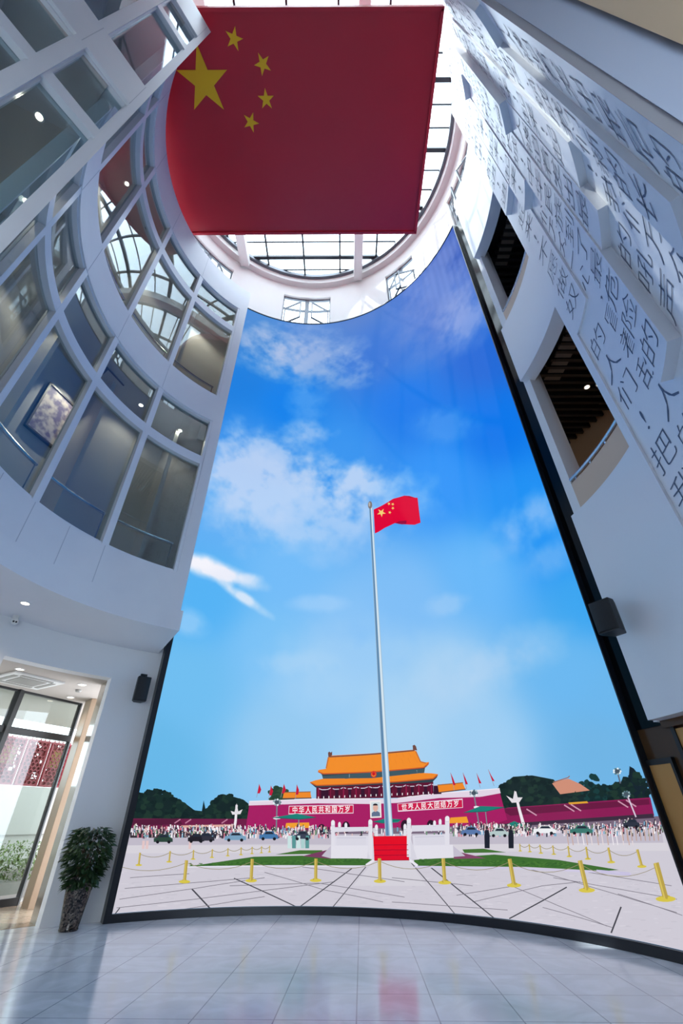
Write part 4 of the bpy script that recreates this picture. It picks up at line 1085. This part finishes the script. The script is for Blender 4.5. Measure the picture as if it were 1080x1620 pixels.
def leaves(mb, n_, sampler, size, droop=0.3):
    for _ in range(n_):
        c0, out_ = sampler(); L = size * random.uniform(.7, 1.25); w_ = L * .36
        d = (out_ + Vector((random.uniform(-.6, .6), random.uniform(-.6, .6), random.uniform(-.5, .4) - droop))).normalized()
        sdir = d.cross(Vector((random.uniform(-.4, .4), random.uniform(-.4, .4), 1))).normalized(); nn = sdir.cross(d)
        mb.add([c0, c0 + d * L * .35 + sdir * w_ * .5 - nn * .1 * L, c0 + d * L * .75 + sdir * w_ * .35 - nn * .05 * L, c0 + d * L - nn * .12 * L, c0 + d * L * .75 - sdir * w_ * .35 - nn * .05 * L, c0 + d * L * .35 - sdir * w_ * .5 - nn * .1 * L, c0 + d * L * .5],
               [(0, 1, 6), (1, 2, 6), (2, 3, 6), (3, 4, 6), (4, 5, 6), (5, 0, 6)])
for (dd, z0, h, lab) in ((1.5, .16, .36, 'low green hedge in the stone planter close behind the entrance glass'), (3.6, .2, .55, 'trimmed green hedge farther out, in front of the white outside wall')):
    t = thing('hedge', lab, 'hedge', outp(.6, dd, 0))
    l = MB()
    def smp():
        return outp(random.uniform(-4.0, 3.0), dd + random.uniform(-.3, .3), z0 + random.uniform(0, h)), Vector((random.uniform(-1, 1), random.uniform(-1, 1), random.uniform(0, 1)))
    leaves(l, 2600, smp, .10, 0); l.build('foliage', M['hedge'], t, recalc=False)
    b = MB(); b.box(outp(-.5, dd, z0 / 2 - .06), (7.2, .75, z0 + .12), ang); b.build('planter', M['kerb'], t)

# ------------------------------------------------------------------ lamps
def downlight(loc, label, power, group, r=.06, up_=True):
    t = thing('downlight', label, 'ceiling light', loc, group=group)
    loc = Vector(loc)
    b = MB(); b.lathe([(r, 0), (r * 1.0, -.012), (r * 1.35, -.012), (r * 1.35, 0)], loc + Vector((0, 0, .001)), 20); b.build('trim_ring', M['trim'], t)
    b = MB(); b.lathe([(r * .95, -.004), (r * .95, -.009)], loc, 20); b.build('lens', M['lamp'], t)
    ld = bpy.data.lights.new('bulb', 'SPOT'); ld.energy = power * LAMP; ld.color = (1, .82, .62); ld.spot_size = radians(130); ld.spot_blend = .6; ld.shadow_soft_size = r
    lo = bpy.data.objects.new('bulb', ld); COL.objects.link(lo); lo.location = loc + Vector((0, 0, -.03)); attach(lo, t)
    return t
gv = 'downlights in the side entrance ceiling'
for (x, y), lab in zip(((-5.80, 8.02), (-5.22, 9.12), (-6.0, 10.2)), ('downlight in the side entrance ceiling above the air conditioner', 'downlight in the side entrance ceiling nearest the doorway jamb', 'downlight in the side entrance ceiling nearest the column')):
    downlight((x, y, VC), lab, 22, gv)
downlight((-5.05, 6.5, 4.02), 'downlight in the white soffit above the security camera', 40, 'soffit downlights')
for R, ph, z, lab in ((4.45, 148.0, 9.36, 'downlight in the lower gallery ceiling, second window from the screen'), (4.45, 184.5, 9.36, 'downlight in the lower gallery ceiling behind the third window'), (4.45, 205, 9.36, 'downlight in the lower gallery ceiling behind the fourth window'),
                      (4.4, 163, 14.55, 'downlight in the upper gallery ceiling, second window from the screen'), (4.35, 222, 9.36, 'bright downlight behind the flat lower corner window'), (4.45, 137, 14.55, 'added fill downlight in the upper gallery ceiling at the screen end'), (4.45, 186, 14.55, 'added fill downlight in the upper gallery ceiling behind the third window'), (4.45, 134, 9.36, 'added fill downlight in the lower gallery ceiling at the screen end')):  # last three lamps are added to brighten the gallery interiors
    downlight(P(R, ph, z), lab, 90 if z > 12 else 42, 'gallery downlights', .05)
for (x, y, lab) in ((5.39, 6.22, 'left one of the two small spotlights in the dark slatted ceiling'), (5.62, 6.15, 'right one of the two small spotlights in the dark slatted ceiling')):
    downlight((x, y, 8.9), lab, 30, 'spotlights in the slatted ceiling', .05)
for ph, z in ((2, 14.2), (-12, 8.9)):
    pass

# ------------------------------------------------------------------ fittings
t = thing('air_conditioner', 'white ceiling cassette air conditioner in the side entrance', 'air conditioner', (-6.1, 8.75, VC))
a = radians(60)
Mx = Matrix.Rotation(a, 3, 'Z')
b = MB(); b.box((-6.1, 8.75, VC - .02), (.95, .95, .03), a); b.build('panel', M['whiteplastic'], t)
b = MB(); b.box((-6.1, 8.75, VC - .039), (.5, .5, .012), a); b.build('grille', M['greyplastic'], t)
for k in range(4):
    b = MB(); o_ = Mx @ (Matrix.Rotation(k * pi / 2, 3, 'Z') @ Vector((.36, 0, 0))); b.box(Vector((-6.1, 8.75, VC - .038)) + o_, (.08, .6, .010), a + k * pi / 2); b.build('louvre', M['greyplastic'], t)
t = thing('smoke_detector', 'small white smoke detector on the side entrance ceiling', 'smoke detector', (-5.5, 9.55, VC))
b = MB(); b.lathe([(.06, 0), (.06, -.02), (.045, -.045), (.02, -.05)], (-5.5, 9.55, VC), 18); b.build('body', M['greyplastic'], t)
cpos = P(5.05, 152.5, 3.93)
t = thing('security_camera', 'small white security camera under the left soffit', 'camera', cpos)
b = MB(); b.lathe([(.05, .09), (.05, .05), (.04, .03)], cpos, 16); b.build('mount', M['whiteplastic'], t)
b = MB(); dv = (Vector((0, 2, 1.2)) - cpos).normalized(); b.tube([cpos - dv * .06, cpos + dv * .09], .05, 14); b.build('body', M['whiteplastic'], t, smooth=True)
for s_ in (-1, 1):
    b = MB(); sd = dv.cross(up).normalized(); b.tube([cpos + dv * .085 + sd * .02 * s_, cpos + dv * .095 + sd * .02 * s_], .015, 12); b.build('lens', M['black'], t)

def speaker(name, label, ph, Rf, z0, z1, w_, deep, turn, phw=None):
    base = P(Rf, ph, z0); t = thing(name, label, 'loudspeaker', base, group='black loudspeakers beside the screen')
    rad = (P(4, ph, 0) - P(5, ph, 0)).normalized(); n_ = Matrix.Rotation(turn, 3, 'Z') @ rad; s_ = n_.cross(up).normalized()
    tilt = (n_ - up * .12).normalized()
    outl = [(-w_ / 2, 0), (w_ / 2, 0), (w_ * .5, -deep * .45), (w_ * .28, -deep), (-w_ * .28, -deep), (-w_ * .5, -deep * .45)]
    b = MB(); b.prism(outl, base, s_, n_, up, z1 - z0); b.build('cabinet', M['speaker'], t, bevel=.012)
    b = MB(); nn = 10; prof = [(-w_ * .46 + w_ * .92 * k / nn, .004 + .03 * (1 - (2 * k / nn - 1) ** 2)) for k in range(nn + 1)] + [(w_ * .46, .002), (-w_ * .46, .002)]
    b.prism(prof, base + up * .02, s_, n_, up, z1 - z0 - .04); b.build('grille', M['grille'], t)
    b = MB(); top_ = base + up * (z1 - z0) - n_ * deep * .5; wallp = P(5.05, phw or ph, z1 + .02)
    elbow = P(4.76, phw, z1 + .02) if phw else (top_ + wallp) / 2 + up * .02
    b.beam(top_ + up * .02, elbow, .03, .03); b.beam(elbow, wallp, .03, .03); b.box(wallp, (.06, .12, .12), radians(phw or ph)); b.beam(top_ - up * .01, top_ + up * .03, .05, .05); b.build('bracket', M['black'], t)
    return t
speaker('loudspeaker', 'black loudspeaker on the white wall left of the screen', 124.6, 4.86, 3.02, 3.46, .24, .22, radians(0))
speaker('loudspeaker', 'black loudspeaker on the black band right of the screen', 8.8, 4.46, 3.10, 3.52, .28, .27, radians(22), 14.2)

# framed painting and a track spotlight in the lower gallery
ph = 164.0; t = thing('framed_painting', 'framed painting lit by a lamp behind the lower gallery glass', 'painting', P(5.0, ph, 7.2))
nrm = (P(4, ph, 0) - P(5, ph, 0)).normalized(); sd = nrm.cross(up).normalized(); c_ = P(5.0, ph, 7.85)
def panel(mb, w0, w1, h0, h1, d0, d1):
    q_ = [c_ + sd * x + nrm * d for x, d in ((w0, d0), (w1, d0), (w1, d1), (w0, d1))]
    mb.hexa([v + up * h0 for v in q_] + [v + up * h1 for v in q_])
b = MB(); panel(b, -.36, .36, -.58, .58, .0, .05); b.build('canvas', M['canvas'], t)
b = MB()
for (a0, a1, h0, h1) in ((-.4, -.36, -.62, .62), (.36, .4, -.62, .62), (-.4, .4, .58, .62), (-.4, .4, -.62, -.58)): panel(b, a0, a1, h0, h1, 0, .07)
b.build('frame', M['paintframe'], t)
sp = P(4.3, 163, 9.22); t = thing('track_spotlight', 'black track spotlight shining on the framed painting', 'spotlight', sp)
b = MB(); b.tube([P(4.3, 156, 9.32), P(4.3, 166, 9.32)], .02, 6); b.build('track', M['black'], t)
dv = (c_ - sp).normalized(); b = MB(); b.tube([sp - dv * .05, sp + dv * .1], .04, 12); b.build('head', M['black'], t)
ld = bpy.data.lights.new('bulb', 'SPOT'); ld.energy = 160 * LAMP; ld.color = (1, .85, .66); ld.spot_size = radians(60); ld.spot_blend = .8; ld.shadow_soft_size = .03
lo = bpy.data.objects.new('bulb', ld); COL.objects.link(lo); lo.location = sp + dv * .13; lo.rotation_euler = dv.to_track_quat('-Z', 'Y').to_euler(); attach(lo, t)
for i, (ph, z) in enumerate(((140, 14.4), (174, 14.4))):
    sp = P(4.2, ph, z); t = thing('track_spotlight', ('black track spotlight in the upper gallery nearest the screen', 'black track spotlight in the upper gallery behind the third window')[i], 'spotlight', sp)
    b = MB(); b.tube([P(4.2, ph - 5, z + .1), P(4.2, ph + 5, z + .1)], .02, 6); b.build('track', M['black'], t)
    b = MB(); b.tube([sp, sp + Vector((-.03, .03, -.12))], .04, 12); b.build('head', M['black'], t)

# ------------------------------------------------------------------ potted plant
pp = Vector((-3.90, 8.45, FL)); t = thing('potted_plant', 'bushy green plant in a tall dark mosaic planter by the left wall', 'plant', pp)
b = MB(); b.lathe([(.125, 0), (.13, .015), (.125, .03), (.135, .12), (.165, .35), (.185, .56), (.19, .60), (.165, .60), (.16, .56)], pp, 28); b.build('planter', M['mosaic'], t, smooth=True)
b = MB(); b.lathe([(.158, .55), (.158, .57)], pp, 24); b.build('soil', M['soil'], t)
tips = []
for k in range(13):
    a = random.uniform(0, 2 * pi); r_ = random.uniform(.02, .08); r1 = random.uniform(.10, .28); hz = random.uniform(.9, 1.2)
    a1 = a + random.uniform(-.5, .5)
    pts = [pp + Vector((r_ * cos(a), r_ * sin(a), .56)), pp + Vector(((r_ + r1) * .45 * cos(a), (r_ + r1) * .45 * sin(a), .56 + (hz - .56) * .55)), pp + Vector((r1 * cos(a1), r1 * sin(a1), hz))]
    b = MB(); b.tube(pts, [.012, .009, .004], 6); b.build('stem', M['stem'], t); tips.append(pts)
def smp():
    z = random.uniform(.50, 1.20); u = (z - .50) / .70
    rr = (.15 + .15 * sin(min(1, u * 1.25) * pi * .62)) * (1 if u < .8 else 1 - (u - .8) * 1.7)
    a = random.uniform(0, 2 * pi); q_ = sqrt(random.random()); r_ = rr * (.35 + .65 * q_)
    return pp + Vector((r_ * cos(a), r_ * sin(a), z)), Vector((cos(a), sin(a), .1))
l = MB(); leaves(l, 800, smp, .14, .45); l.build('foliage', M['leaf'], t, recalc=False)

# every pictured shape hangs on the display: keep it where it was drawn
bpy.context.view_layer.update()
for o in display.children:
    o.matrix_parent_inverse = display.matrix_world.inverted()
